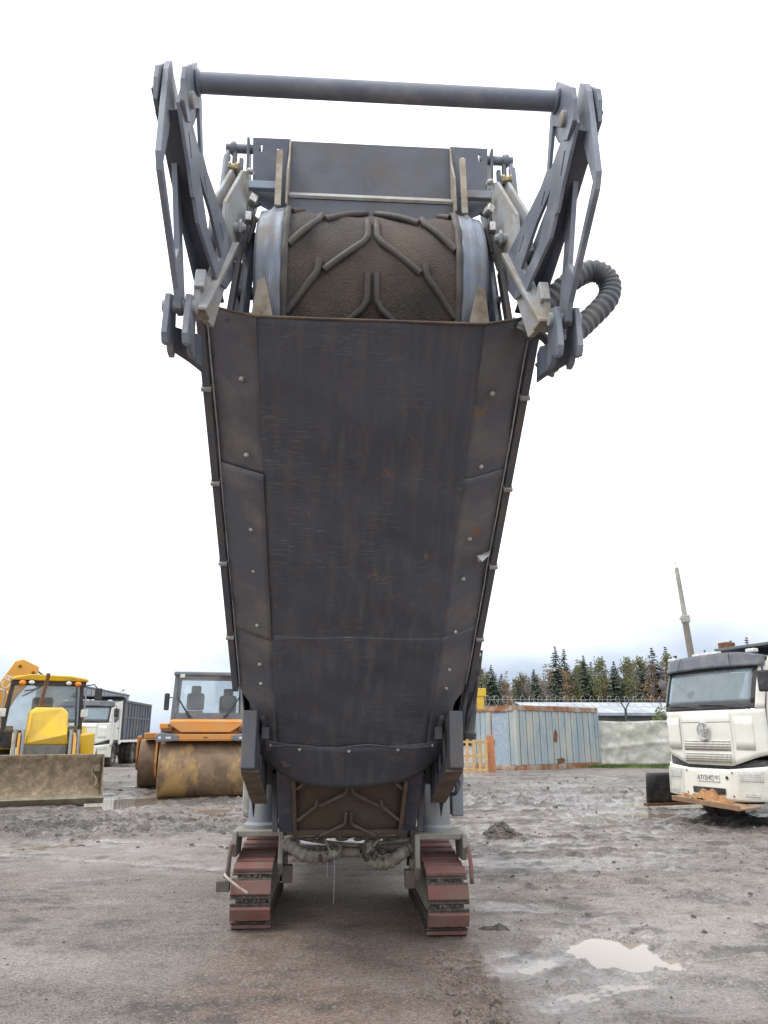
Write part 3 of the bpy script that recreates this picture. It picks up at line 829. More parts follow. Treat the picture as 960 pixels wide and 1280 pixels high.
    def omap(u, v, w, s=s): return cxf(s * (.842 - .17 * (u - 2.4) + w), u, v)
    m.plate(leverO, [], omap, .014); m.build('lever_plate', M['darkpaint'], mill, bevel=.002)
    m = MB()
    leverI = [(2.27, 3.74), (2.30, 3.86), (2.40, 3.98), (2.47, 3.97), (2.535, 3.745), (2.60, 3.71), (3.0, 3.63), (3.02, 3.50), (2.92, 3.36), (2.80, 3.33), (2.55, 3.42)]
    holes = [[(2.355, 3.80), (2.455, 3.90), (2.515, 3.735), (2.50, 3.72)], [(2.515, 3.63), (2.665, 3.575), (2.84, 3.47), (2.80, 3.415), (2.66, 3.46)],
             [(2.372, 3.70), (2.382, 3.705), (2.43, 3.625), (2.42, 3.62)], [(2.425, 3.56), (2.435, 3.565), (2.49, 3.49), (2.48, 3.485)], [(2.56, 3.66), (2.57, 3.665), (2.61, 3.625), (2.60, 3.62)], [(2.78, 3.60), (2.79, 3.605), (2.85, 3.565), (2.84, 3.56)]]
    def imap(u, v, w, s=s): return cxf(s * (.757 - .17 * (u - 2.4) - w), u, v)
    m.plate(leverI, holes, imap, .014); m.build('lever_plate', M['lever'], mill, bevel=.002)
    m = CM(); m.bar((s * .815, 2.30, 3.73), (s * .72, 3.0, 3.34), .095, .012, (0, .6, .8)); m.build('lever_web', M['darkpaint'], mill)
    m = CM(); m.lathe([(0, 0), (.032, 0), (.032, .014), (.024, .018), (0, .018)], (s * .745, 2.345, 3.83), (-s, 0, 0), 16); m.build('lever_pin', M['hinge'], mill, smooth=40)
    # clevis that carries the link's foot
    for off in (.735, .815):
        m = MB()
        cl = [(2.60, 3.07), (2.605, 3.13), (2.66, 3.155), (2.715, 3.13), (2.73, 3.07), (2.74, 3.02), (2.765, 2.97), (2.76, 2.925), (2.715, 2.93), (2.69, 2.955), (2.665, 2.93), (2.62, 2.915), (2.595, 2.95)]
        def clmap(u, v, w, s=s, off=off): return cxf(s * (off + w), u, v)
        m.plate(cl, [], clmap, .024); m.build('clevis_plate', M['lever'], mill, bevel=.004)
    m = CM(); m.cyl((s * .72, 2.655, 3.10), (s * .855, 2.655, 3.10), .028, 16); m.build('clevis_pin', M['hinge'], mill, smooth=40, bevel=.002)
    m = CM(); m.prism([(s * .83, 2.69, 3.04), (s * .72, 2.80, 3.06), (s * .72, 2.84, 2.93), (s * .77, 2.78, 2.95), (s * .83, 2.70, 2.96)], (0, .05, -.01)); m.build('clevis_arm', M['darkpaint'], mill, bevel=.006)
m = CM(); m.cyl((-.745, 2.41, 3.985), (.745, 2.41, 3.985), .041, 28); m.build('crossbar', M['lever'], mill, smooth=40)
for s in (-1, 1):
    m = CM(); m.lathe([(.041, 0), (.05, .004), (.05, .012), (.041, .016)], (s * .743, 2.41, 3.985), (-s, 0, 0), 24)
    m.build('crossbar_collar', M['lever'], mill, smooth=40)
# big corrugated hose looping out on the right
hp = spline([(.70, 2.98, 3.22), (.80, 2.93, 3.34), (.905, 2.9, 3.445), (1.02, 2.9, 3.515), (1.095, 2.9, 3.47), (1.085, 2.9, 3.37), (.98, 2.9, 3.25), (.87, 2.9, 3.14), (.78, 2.95, 3.02)], 26)
m = CM(); m.tube(hp, ribbed(hp, .047, .10, 3), 16); m.build('corrugated_hose', M['greyhose'], mill, smooth=60)
for pth, r in (([(.72, 2.95, 3.2), (.76, 2.9, 3.17), (.80, 2.88, 3.10), (.84, 2.9, 3.02)], .02), ([(.74, 2.95, 3.25), (.80, 2.92, 3.22), (.86, 2.92, 3.14)], .016)):
    m = CM(); p_ = spline(pth, 8); m.tube(p_, r, 8); m.build('small_hose', M['hose'], mill, smooth=60)

# --- flap at the foot of the cover
m = MB()
def flap(u, v):
    x = -.70 + 1.40 * u; k = (x / .70) ** 2
    s = -.44 + .06 * k - v * (.45 - .30 * k * k); h = -.014 + .05 * k ** 2 - .02 * v * (1 - k) + .05 * v * v * k
    return Q(s, x, h + .004 * math.sin(9 * x))
m.grid(flap, 40, 8); fl = m.build('rubber_flap', M['cover'], mill, smooth=60, solid=.012)
for x in (-.56, -.36, -.02, .32, .56): bolt(Vector(Q(-.475 + .06 * (x / .7) ** 2, x, -.016 + .05 * (x / .7) ** 4)), nq, .0115, fl)
m = QM(); m.tube([(-.43 + .02 * math.sin(i * 1.3), -.55 + i * .11, -.012) for i in range(11)], .006, 5); m.build('flap_seam', M['frame'], mill)
m = QM(); m.prism([(-.36, -.66, .14), (-.40, -.67, .14), (-.66, -.47, -.02), (-.645, -.43, -.02), (-.48, -.52, .04)], (.004, 0, .012)); m.build('torn_strip', M['frame'], mill)

# --- end boxes of the lower frame, lattice and tail
for s in (-1, 1):
    m = CM(); m.xprism([(4.99, 1.60), (4.99, 1.245), (5.06, 1.225), (5.10, 1.27), (5.10, 1.60)], s * .715, s * .625); m.build('frame_end', M['frame'], mill, bevel=.006)
    m = MB()
    lat = [(5.07, 1.60), (5.07, 1.245), (6.02, .945), (6.02, 1.22)]
    hol = [[(5.14, 1.52), (5.14, 1.32), (5.27, 1.28), (5.27, 1.46)], [(5.34, 1.43), (5.34, 1.26), (5.50, 1.21), (5.50, 1.37)], [(5.57, 1.34), (5.57, 1.19), (5.74, 1.135), (5.74, 1.27)], [(5.81, 1.24), (5.81, 1.115), (5.94, 1.075), (5.94, 1.19)]]
    def lmap(u, v, w, s=s): return cxf(s * (.64 - w), u, v)
    m.plate(lat, hol, lmap, .014); m.build('lattice_plate', M['frame'], mill, bevel=.002)
    m = CM(); m.prism([(s * .715, 5.03, 1.232), (s * .60, 5.03, 1.232), (s * .60, 5.85, .975), (s * .715, 5.85, .975)], (0, .003, -.012)); m.build('lower_rail', M['rail'], mill)
    m = CM(); m.xprism([(5.08, 1.58), (5.08, 1.25), (5.9, .98), (5.9, 1.26)], s * .714, s * .703); m.build('outer_web', M['frame'], mill)
    m = CM()
    m.tube(spline([(s * .60, 5.2, 1.62), (s * .60, 5.25, 1.5), (s * .585, 5.35, 1.42), (s * .60, 5.5, 1.38)], 6), .018, 8); m.build('inner_hose', M['hose'], mill, smooth=60)
    m = CM(); m.bar((s * .60, 5.16, 1.57), (s * .57, 5.4, 1.36), .03, .05); m.box((s * .585, 5.22, 1.46), (.05, .04, .08)); m.build('inner_link', M['frame'], mill, bevel=.004)
    m = QM(); m.bb(-1.58, -.62, s * .425, s * .535, .04, .32); m.build('tail_cheek', M['darkpaint'], mill, bevel=.006)
    m = QM(); m.bb(-1.55, -.5, s * .395, s * .425, .01, .035); m.build('tail_lip', M['rail'], mill, bevel=.003)
    m = CM(); m.bar((s * .565, 6.0, 1.18), (s * .565, 6.25, .74), .04, .06); m.build('tail_bracket', M['frame'], mill, bevel=.004)
m = CM(); m.cyl((-.42, 6.345, .765), (.42, 6.345, .765), .098, 24); m.build('tail_roller', M['belt_low'], mill, smooth=40)
m = CM()
for k in range(14):
    x = -.36 + .055 * k; m.ball((x + random.uniform(-.02, .02), 6.33 + random.uniform(-.04, .04), .675 + random.uniform(-.015, .015)), random.uniform(.02, .04), 7, (1.6, 1, .6))
m.build('caked_mud', M['trackmud'], mill, smooth=70)['kind'] = 'stuff'

# --- steering cross tube and hoses between the tracks
tr = empty('x') if False else None
m = MM(); m.cyl((-.5, 6.52, .56), (.5, 6.52, .56), .032, 12); m.build('tie_rod', M['tracksteel'], mill, smooth=40)
m = MM(); m.cyl((-.06, 6.45, .545), (.10, 6.45, .545), .035, 12); m.build('tie_sleeve', M['muddyhose'], mill, smooth=40)
for pts3 in ([(-.50, 6.42, .62), (-.44, 6.38, .60), (-.34, 6.35, .545), (-.22, 6.35, .53), (-.12, 6.37, .545), (-.08, 6.42, .60)], [(.52, 6.42, .585), (.44, 6.38, .55), (.34, 6.35, .49), (.25, 6.35, .48), (.18, 6.37, .515), (.17, 6.40, .60), (.21, 6.43, .64)]):
    p_ = spline(pts3, 14); m = MM(); m.tube(p_, ribbed(p_, .044, .16, 3), 12); m.build('muddy_hose', M['muddyhose'], mill, smooth=60)
for pts3, r in (([(-.20, 6.36, .70), (-.17, 6.33, .64), (-.13, 6.33, .56)], .011), ([(-.50, 6.42, .66), (-.42, 6.40, .67), (-.2, 6.42, .63), (.1, 6.44, .60), (.3, 6.44, .62), (.5, 6.42, .64)], .016), ([(.17, 6.36, .60), (.22, 6.34, .56), (.20, 6.34, .50), (.12, 6.35, .53)], .012), ([(.27, 6.36, .72), (.25, 6.35, .66), (.2, 6.35, .6)], .012)):
    p_ = spline(pts3, 8); m = MM(); m.tube(p_, r, 8); m.build('thin_hose', M['muddyhose'], mill, smooth=60)
m = MM()
rn = random.Random(4)
for k in range(40):
    x = rn.uniform(-.24, -.08) if k % 2 else rn.uniform(.12, .3)
    m.ball((x, 6.35 + rn.uniform(-.04, .04), .55 + rn.uniform(-.04, .05)), rn.uniform(.012, .03), 6)
m.build('caked_mud', M['trackmud'], mill, smooth=70)['kind'] = 'stuff'
m = MM()
m.tube([(-.10, 6.33, .52), (-.102, 6.332, .20)], .0016, 5); m.tube([(-.155, 6.33, .52), (-.156, 6.33, .38)], .0014, 5)
m.build('dripping_strand', M['edge'], mill)

# --- crawler tracks
def make_track(cx_, yf, side):
    """yf: nose of the track"""
    r1, r2 = .205, .275; L_ = 1.2; zc = .242; z2 = .312; y0 = yf + .245; wd = .155
    poly = []
    for q in range(25): poly.append((y0 - r1 * math.sin(R(-4 + 184 * q / 24)), zc + r1 * math.cos(R(-4 + 184 * q / 24))))
    for q in range(25): poly.append((y0 + L_ + r2 * math.sin(R(176 * q / 24)), z2 - r2 * math.cos(R(176 * q / 24))))
    poly.append(poly[0]); cum = [0.0]
    for (ya_, za_), (yb_, zb_) in zip(poly[:-1], poly[1:]): cum.append(cum[-1] + math.hypot(yb_ - ya_, zb_ - za_))
    per = cum[-1]
    def ppos(d): return (float(np.interp(d % per, cum, [p[0] for p in poly])), float(np.interp(d % per, cum, [p[1] for p in poly])))
    def path(d):
        a, b = ppos(d - .03), ppos(d + .03); c = ppos(d)
        tg = Vector((0, b[0] - a[0], b[1] - a[1])).normalized()
        return (c[0], c[1], tg, Vector((0, tg.z, -tg.y)))
    # inner chain loop
    m_ = MB(mxf)
    n = 60; V = []; F_ = []
    for k in range(n):
        y, z, tg, nr = path(per * k / n)
        for x in (-.115, .115):
            for off in (-.07, -.004): V.append((cx_ + x, y + nr.y * off, z + nr.z * off))
    for k in range(n):
        j = (k + 1) % n; a, b = 4 * k, 4 * j
        F_ += [(a + 1, b + 1, b + 3, a + 3), (a, a + 2, b + 2, b), (a, b, b + 1, a + 1), (a + 2, a + 3, b + 3, b + 2)]
    m_.add(V, F_)
    chain = m_.build('track_chain', M['trackmud'], mill)
    npad = int(round(per / .168))
    for k in range(npad):
        y, z, tg, nr = path(per * (k + .52) / npad)
        c_ = Vector((cx_, y, z)); xa_ = Vector((1, 0, 0))
        b = MB(mxf); V = []
        for lo, ln, w0 in ((-.004, .16, wd + .002), (.012, .16, wd + .002)):
            pass
        def slab(bb_, h0, h1, ln0, ln1, w):
            P = []
            for h_, ln in ((h0, ln0), (h1, ln1)):
                for sx_, sy_ in ((-1, -1), (1, -1), (1, 1), (-1, 1)):
                    P.append(c_ + xa_ * (w * sx_) + tg * (ln / 2 * sy_) + nr * h_)
            bb_.add(P, [(3, 2, 1, 0), (4, 5, 6, 7), (0, 1, 5, 4), (1, 2, 6, 5), (2, 3, 7, 6), (3, 0, 4, 7)])
        slab(b, -.008, .006, .145, .145, wd)
        sh = b.build('track_shoe', M['trackmud'], chain, bevel=.003)
        b = MB(mxf); slab(b, .008, .036, .108, .098, wd - .002); b.build('track_pad', M['trackred'], sh if False else chain, bevel=.006)
    # lugs of the chain between the shoes
    b = MB(mxf); rn_ = random.Random(int(cx_ * 100))
    for k in range(npad):
        y, z, tg, nr = path(per * (k + 1.02) / npad)
        for x in (-.06, -.03, .03, .06):
            c_ = Vector((cx_ + x, y, z)) + nr * .004; b.ball(tuple(c_), rn_.uniform(.010, .018), 6)
        for q in range(6):
            c_ = Vector((cx_ + rn_.uniform(-.13, .13), y, z)) + nr * .002 + tg * rn_.uniform(-.025, .025); b.ball(tuple(c_), rn_.uniform(.008, .02), 6)
    b.build('chain_lugs', M['trackmud'], chain, smooth=70)['kind'] = 'stuff'
    # side frame, idler, rollers
    m_ = MB(mxf); m_.bb(cx_ - .10, cx_ + .10, y0 + .02, y0 + L_, .16, .44); fr = m_.build('track_frame', M['tracksteel'], mill, bevel=.02)
    for sx_ in (-1, 1):
        m_ = MB(mxf); m_.prism([(cx_ + sx_ * .112, y0 - .10, .22), (cx_ + sx_ * .112, y0 - .10, .38), (cx_ + sx_ * .112, y0 + .2, .46), (cx_ + sx_ * .112, y0 + L_, .46), (cx_ + sx_ * .112, y0 + L_, .14), (cx_ + sx_ * .112, y0 + .15, .14)], (sx_ * .012, 0, 0))
        m_.build('side_plate', M['yoke'], fr, bevel=.004)
    for yy, rr, nm in ((y0, .13, 'idler_wheel'), (y0 + L_, .19, 'drive_wheel')):
        m_ = MB(mxf); m_.lathe([(.03, -.1), (rr, -.1), (rr, .1), (.03, .1)], (cx_, yy, zc if rr < .15 else z2), (1, 0, 0), 24); m_.build(nm, M['tracksteel'], fr, smooth=40)
    for q in range(4):
        m_ = MB(mxf); m_.lathe([(.02, -.09), (.075, -.09), (.075, .09), (.02, .09)], (cx_, y0 + .2 + .25 * q, .125), (1, 0, 0), 14); m_.build('track_roller', M['tracksteel'], fr, smooth=40)
    # yoke over the track
    yk = MB(mxf); xi = cx_ - side * .20; xo = cx_ + side * .175
    yk.bb(min(xi, xo), max(xi, xo), yf + .30, yf + .70, .655, .70)
    yo = yk.build('yoke', M['yoke'], mill, bevel=.008)
    for x_, zb in ((xi, .36), (xo, .50)):
        b = MB(mxf); b.prism([(x_ - .02, yf + .28, .698), (x_ - .02, yf + .26, zb + .1), (x_ - .02, yf + .33, zb), (x_ - .02, yf + .62, zb), (x_ - .02, yf + .70, .698)], (.04, 0, 0)); b.build('yoke_arm', M['yoke'], yo, bevel=.008)
    b = MB(mxf); b.box((xi - side * .055, yf + .36, .37), (.08, .10, .13)); b.build('yoke_block', M['tracksteel'], yo, bevel=.006)
    b = MB(mxf); b.cyl((xi - side * .05, yf + .42, .46), (xi + side * .01, yf + .42, .46), .05, 14); b.build('pivot_boss', M['yoke'], yo, smooth=40)
    # outer mudguard strip
    b = MB(mxf); xs_ = cx_ + side * .195
    b.grid(lambda u, v: (xs_ - .012 + .03 * u, yf + .33 - .19 * math.sin(v * 1.45), .62 - .29 * (1 - math.cos(v * 1.45))), 2, 8)
    b.build('guard_strip', M['trackred'], yo, solid=.008, smooth=40)
    # lifting leg
    b = MB(mxf); b.lathe([(.0, .0), (.15, 0), (.15, .03), (.118, .05), (.112, .1), (.112, 1.2), (0, 1.2)], (cx_ - side * .015, yf + .52, .70), (0, 0, 1), 28)
    b.build('lifting_leg', M['leg'], mill, smooth=40)
    return chain
make_track(-.735, 6.26, -1)
make_track(.745, 5.98, 1)
# step and bent lever on the left track
m = MM(); m.bb(-1.0, -.90, 6.28, 6.36, .30, .375); m.build('step_bracket', M['tracksteel'], mill, bevel=.004)
m = MM(); m.tube(spline([(-.94, 6.32, .42), (-.93, 6.25, .425), (-.91, 6.20, .415), (-.81, 6.13, .36), (-.74, 6.10, .325)], 6), .0105, 8); m.build('bent_lever', M['beige'], mill, smooth=60)
m = MM(); m.tube(spline([(-.91, 6.34, .62), (-.915, 6.30, .54), (-.92, 6.28, .45), (-.94, 6.28, .40)], 6), .014, 8); m.build('lever_rod', M['tracksteel'], mill, smooth=60)
# gearbox cowling to the right of the right leg
m = MM(); m.bb(.90, 1.0, 6.75, 6.95, .78, 1.15); m.build('side_box', M['leg'], mill, bevel=.01)
m = MM(); m.tube(spline([(.80, 6.2, 1.12), (.86, 6.2, 1.06), (.84, 6.2, 1.0), (.78, 6.25, 1.02)], 6), .016, 8); m.tube(spline([(.80, 6.25, 1.18), (.88, 6.22, 1.1), (.87, 6.22, 1.03)], 6), .014, 8); m.build('thin_hose', M['hose'], mill, smooth=60)
m = MM(); m.ball((-.83, 6.45, 1.2), .055, 8, (1, 1, 1.4)); m.build('hose_clamp', M['hose'], mill, smooth=60)

# --- hoses and bracket on the right of the conveyor
for pth, r in (([(.85, 5.25, 2.03), (.87, 5.3, 1.86), (.86, 5.35, 1.70), (.815, 5.35, 1.56), (.79, 5.4, 1.44)], .026), ([(.80, 5.25, 2.06), (.825, 5.3, 1.90), (.835, 5.35, 1.72), (.80, 5.4, 1.55), (.76, 5.4, 1.42)], .026), ([(.82, 5.2, 2.0), (.80, 5.28, 1.75), (.775, 5.3, 1.60), (.77, 5.35, 1.48)], .02)):
    m = MM(); p_ = spline(pth, 8); m.tube(p_, r, 10); m.build('rubber_hose', M['hose'], mill, smooth=60)
m = MM(); m.prism([(.835, 5.25, 2.02), (.925, 5.25, 2.025), (.90, 5.25, 1.86), (.885, 5.25, 1.845)], (0, .012, 0)); tb = m.build('hose_bracket', M['black'], mill, bevel=.003)
bolt(Vector(mxf(.895, 5.245, 1.99)), (0, -1, 0), .011, tb)
m = MM(); m.lathe([(0, 0), (.065, 0), (.07, .04), (.055, .06), (.06, .2), (.05, .24), (0, .24)], (.815, 5.42, 1.42), (.1, 0, 1), 12); m.build('hose_coupling', M['black'], mill, smooth=40)

# --- body of the machine behind the conveyor
m = MM(); m.bb(-.92, .92, 7.0, 11.6, .75, 2.0); m.build('chassis', M['bodygrey'], mill, bevel=.05)
m = MM(); m.xprism([(7.6, 2.0), (7.9, 2.5), (11.4, 2.5), (11.6, 2.0)], -.88, .88); m.build('engine_cover', M['darkpaint'], mill, bevel=.05)
for x in (-.80, .80):
    m = MM(); m.bar((x, 8.6, 2.45), (x, 8.6, 3.05), .06, .06, (0, 1, 0)); m.build('canopy_post', M['darkpaint'], mill)
    m = MM(); m.bar((x, 10.0, 2.45), (x, 10.0, 3.05), .06, .06, (0, 1, 0)); m.build('canopy_post', M['darkpaint'], mill)
m = MM(); m.bb(-.85, .85, 8.4, 10.2, 3.05, 3.12); m.build('canopy_roof', M['bodygrey'], mill, bevel=.03)
for x in (-.72, .72):
    m = MM(); m.xprism([(10.2, .02), (10.0, .3), (10.2, .6), (11.4, .6), (11.6, .3), (11.4, .02)], x - .15, x + .15); m.build('rear_track', M['tracksteel'], mill, bevel=.03)
    m = MM(); m.cyl((x, 10.8, .55), (x, 10.8, 1.0), .11, 16); m.build('lifting_leg', M['leg'], mill, smooth=40)
m = MM(); m.bb(-.55, .55, 6.4, 7.1, 1.05, 1.35); m.build('conveyor_mount', M['frame'], mill, bevel=.03)
for x in (-.62, .62):
    m = MM(); m.xprism([(6.0, 1.25), (6.0, 1.5), (7.1, 1.9), (7.1, 1.1)], x - .05, x + .05); m.build('mount_arm', M['frame'], mill, bevel=.01)
# ------------------------------------------------------------------ dump trucks
M['truckwhite'] = mat('truck_white', (0.74, 0.74, 0.67), 0.35, var=.04, vs_=2, dirt=(0.55, 0.51, 0.43), damt=.16, ds=1.6, bump=.02, dsoft=.25)
M['truckdark'] = mat('truck_visor', (0.085, 0.095, 0.115), 0.4, var=.1, dirt=(.2, .19, .18), damt=.25, ds=3, bump=.03)
M['tipper'] = mat('tipper_steel', (0.085, 0.105, 0.135), 0.5, var=.15, dirt=(0.2, .17, .14), damt=.3, ds=1.5, bump=.1)
M['glass'] = glass_mat('cab_glass', (.74, .86, .92), trans=.58, blotch=.25, film=(.46, .55, .60))
M['lamp'] = mat('lamp_glass', (0.62, 0.64, 0.64), 0.15, var=.2, vs_=20, dirt=(.4, .38, .34), damt=.3, ds=9, bump=.1, bs=40)
M['amber'] = mat('amber_lens', (0.75, 0.22, 0.02), 0.3, var=.1)
M['chrome'] = mat('emblem_silver', (0.52, 0.53, 0.54), 0.3, .5, var=.1, dirt=(.4, .38, .34), damt=.3, ds=12)
M['dash'] = mat('cab_interior', (0.18, 0.20, 0.22), 0.8, var=.3, vs_=4)
M['curtain'] = mat('curtain_cloth', (0.70, 0.68, 0.58), 0.9, var=.15, vs_=8, bump=.3)
M['platewhite'] = mat('plate_white', (0.72, 0.72, 0.70), 0.4, var=.05, dirt=(.5, .47, .42), damt=.3, ds=20)
M['rim'] = mat('wheel_rim', (0.30, 0.27, 0.23), 0.6, .2, var=.2, dirt=(.2, .16, .12), damt=.5, ds=4)
M['sand'] = mat('orange_sand', (0.42, 0.22, 0.09), .95, var=.3, vs_=15, dirt=(.25, .13, .06), damt=.4, ds=20, bump=.7, bs=60)
M['chassis'] = mat('chassis_grime', (0.055, 0.052, 0.05), .7, var=.3, dirt=(.15, .12, .09), damt=.4, ds=5, bump=.3)
M['rustyplate'] = mat('rusty_plate', (0.22, 0.15, 0.10), .8, var=.3, vs_=6, dirt=(.35, .2, .1), damt=.4, ds=6, bump=.3)

def text_mesh(txt, name, mt, parent, mw, size=.1, ext=.002, sx_=1.0, shear=0.0):
    """flat lettering turned into a thin mesh; mw: matrix placing it (text plane XY -> wherever)"""
    cu = bpy.data.curves.new('lettering', 'FONT'); cu.body = txt; cu.size = size; cu.extrude = ext
    cu.align_x = 'CENTER'; cu.align_y = 'CENTER'; cu.shear = shear
    tmp = bpy.data.objects.new('lettering', cu); COL.objects.link(tmp)
    bpy.context.view_layer.update()
    me = bpy.data.meshes.new_from_object(tmp.evaluated_get(bpy.context.evaluated_depsgraph_get()))
    bpy.data.objects.remove(tmp); bpy.data.curves.remove(cu)
    me.transform(mw @ Matrix.Diagonal((sx_, 1, 1, 1))); me.materials.clear(); me.materials.append(mt)
    o_ = bpy.data.objects.new(name, me); COL.objects.link(o_); o_.parent = parent; o_['kind'] = 'stuff' if False else 'part'
    del o_['kind']
    return o_
FRONT = Matrix.Rotation(R(90), 4, 'X')     # text facing -Y, reading left to right along +X

def wheel(parent, c, r, w, name='wheel', n=28):
    x, y, z = c
    m_ = MB(); prof = [(r * .56, -w / 2), (r * .9, -w / 2), (r * .98, -w * .38), (r, -w * .2), (r, w * .2), (r * .98, w * .38), (r * .9, w / 2), (r * .56, w / 2)]
    m_.lathe(prof, c, (1, 0, 0), n)
    wh = m_.build(name, M['tyre'], parent, smooth=35)
    m_ = MB()
    for k in range(n):
        a = 2 * math.pi * k / n
        for q in (-1, 1):
            m_.box((x + q * w * .27, y + (r + .008) * math.cos(a), z + (r + .008) * math.sin(a)), (w * .40, .035, .03), (a - math.pi / 2, 0, 0))
    t_ = m_.build('tyre_tread', M['tyre'], wh); t_['kind'] = 'stuff'
    sg = 1 if x > 0 else -1
    m_ = MB(); m_.lathe([(.0, sg * w * .30), (r * .22, sg * w * .30), (r * .25, sg * w * .18), (r * .46, sg * w * .12), (r * .54, sg * w * .36), (r * .57, sg * w * .42)], c, (1, 0, 0), 20)
    m_.build('rim', M['rim'], wh, smooth=35)
    return wh

def make_truck(name):
    """front bumper at y=0 facing -y, ground at z=0, 2.5 m wide"""
    T = empty(name)
    W = 1.235
    def fy(x, z):            # front surface
        b = .10 * (abs(x) / W) ** 2.2
        c = max(0, abs(x) - 1.0); b += 2.2 * c * c
        rk = 0 if z < 1.72 else (z - 1.72) * .20 + (z - 1.72) ** 2 * .05
        if z < 1.05: rk -= (1.05 - z) * .05
        return .10 + b + rk
    def patch(nm, mt, zt, zb, x0, x1, off, nu=16, nv=8, th=.02, parent=None, sm=40):
        """zt, zb: functions of x"""
        m_ = MB()
        def fn(u, v):
            x = x0 + (x1 - x0) * u; a, b = zb(x), zt(x); z = a + (b - a) * v
            return (x, fy(x, z) - off, z)
        m_.grid(fn, nu, nv)
        return m_.build(nm, M[mt], parent or T, smooth=sm, solid=-th, fix=False)
    k = lambda v: (lambda x: v)
    # main front panel with a lower edge that dips to the middle
    lowedge = lambda x: 1.02 + .15 * max(0, (abs(x) - .55) / .68) if abs(x) > .55 else 1.02
    fp = patch('front_panel', 'truckwhite', k(1.72), lowedge, -W, W, 0, 40, 10)
    patch('centre_panel', 'truckwhite', k(1.70), k(1.04), -.62, .62, .018, 20, 6, parent=fp)
    patch('panel_line', 'chassis', k(1.565), k(1.558), -.62, .62, .0205, 20, 1, parent=fp, th=.003)
    for s in (-1, 1):
        patch('side_inset', 'truckwhite', lambda x: 1.66 - .04 * abs(x), k(1.22), s * .68, s * 1.06, .010, 10, 4, parent=fp)
    # perforated grille bands
    for z0, z1 in ((1.20, 1.33), (1.05, 1.17)):
        g = patch('grille_band', 'truckwhite', k(z1), k(z0), -.58, .58, .024, 20, 2, parent=fp, th=.01)
        m_ = MB()
        for i in range(40):
            x = -.56 + 1.12 * i / 39
            for j in range(4):
                z = z0 + .015 + (z1 - z0 - .03) * j / 3
                m_.box((x + .004 * j, fy(x, z) - .0255, z), (.013, .004, .022), (0, .5, 0))
        h_ = m_.build('grille_slots', M['chassis'], fp); h_['kind'] = 'stuff'
    # emblem
    em = MB(); ec = (0, fy(0, 1.45) - .045, 1.45)
    ring = [(.155 * math.cos(2 * math.pi * i / 28), .108 * math.sin(2 * math.pi * i / 28)) for i in range(29)]
    em.tube([(ec[0] + a, ec[1], ec[2] + b) for a, b in ring], .012, 6, caps=False)
    em.bb(-.014, .014, ec[1] - .008, ec[1] + .012, 1.36, 1.535)
    for i, (ww, zz) in enumerate(((.115, .028), (.10, -.005), (.08, -.04))):
        for s in (-1, 1): em.prism([(s * .02, ec[1] - .006, 1.45 + zz), (s * ww, ec[1] - .006, 1.45 + zz + .006), (s * ww * .92, ec[1] - .006, 1.45 + zz - .016), (s * .02, ec[1] - .006, 1.45 + zz - .018)], (0, .016, 0))
    em.bb(-.04, .04, ec[1] - .006, ec[1] + .01, 1.352, 1.366)
    em.build('emblem', M['chrome'], fp, smooth=40)
    # windscreen, black surround, pillars, visor
    patch('screen_surround', 'black', k(2.60), lambda x: 1.70 - .0 * abs(x), -1.14, 1.14, -.012, 24, 6)
    m_ = MB()
    patch('windscreen', 'glass', k(2.52), k(1.84), -1.06, 1.06, .012, 20, 8, th=.006) if False else None
    for o_ in list(T.children):
        if o_.name.startswith('screen_surround'): bpy.data.objects.remove(o_)
    patch('cowl', 'black', k(1.86), k(1.715), -1.13, 1.13, .002, 24, 3)
    patch('windscreen', 'glass', k(2.54), k(1.845), -1.07, 1.07, .0, 24, 8, th=.006)
    patch('screen_header', 'black', k(2.62), k(2.53), -1.13, 1.13, .002, 24, 3)
    for s in (-1, 1):
        patch('screen_edge', 'black', k(2.56), k(1.83), s * 1.05, s * 1.125, .001, 4, 6)
        patch('pillar', 'truckwhite', k(2.66), k(1.72), s * 1.12, s * W, .004, 6, 8)
    vz = patch('sun_visor', 'truckdark', lambda x: 2.86 - .10 * (abs(x) / W) ** 4, lambda x: 2.60 - .03 * (abs(x) / W) ** 2, -W - .01, W + .01, .10, 30, 6, th=.03)
    for x in (-.25, 0, .25):
        m_ = MB(); m_.box((x, fy(x, 2.86) - .05, 2.875), (.17, .10, .05)); m_.build('marker_lamp', M['platewhite'], vz, bevel=.012)
    for x in (-1.02, 1.02):
        m_ = MB(); m_.box((x, fy(x, 2.85) - .03, 2.85), (.2, .12, .07)); m_.build('corner_lamp', M['lamp'], vz, bevel=.02)
    for x in (-.62, .62):
        m_ = MB(); m_.bar((x, fy(x, 2.84) - .135, 2.84), (x * 1.1, fy(x, 2.6) - .135, 2.60), .012, .008, (0, 1, 0)); m_.build('visor_seam', M['black'], vz)
    # wipers
    for x0, x1 in ((-.95, -.35), (-.1, .55)):
        m_ = MB(); m_.tube([(x0, fy(x0, 1.83) - .03, 1.835), (x1, fy(x1, 1.80) - .03, 1.80), (x1 + .12, fy(x1, 1.77) - .02, 1.76)], .012, 6); m_.build('wiper', M['black'], T)
    # cab box: roof, sides with door window, back, floor
    m_ = MB(); m_.prism([(-1.15, .42, 2.70), (1.15, .42, 2.70), (1.15, 2.15, 2.92), (-1.15, 2.15, 2.92)], (0, 0, .03)); m_.build('cab_roof', M['truckdark'], T, bevel=.03)
    m_ = MB(); m_.bb(-1.2, 1.2, 2.13, 2.17, .95, 2.92); m_.build('cab_back', M['truckwhite'], T, bevel=.02)
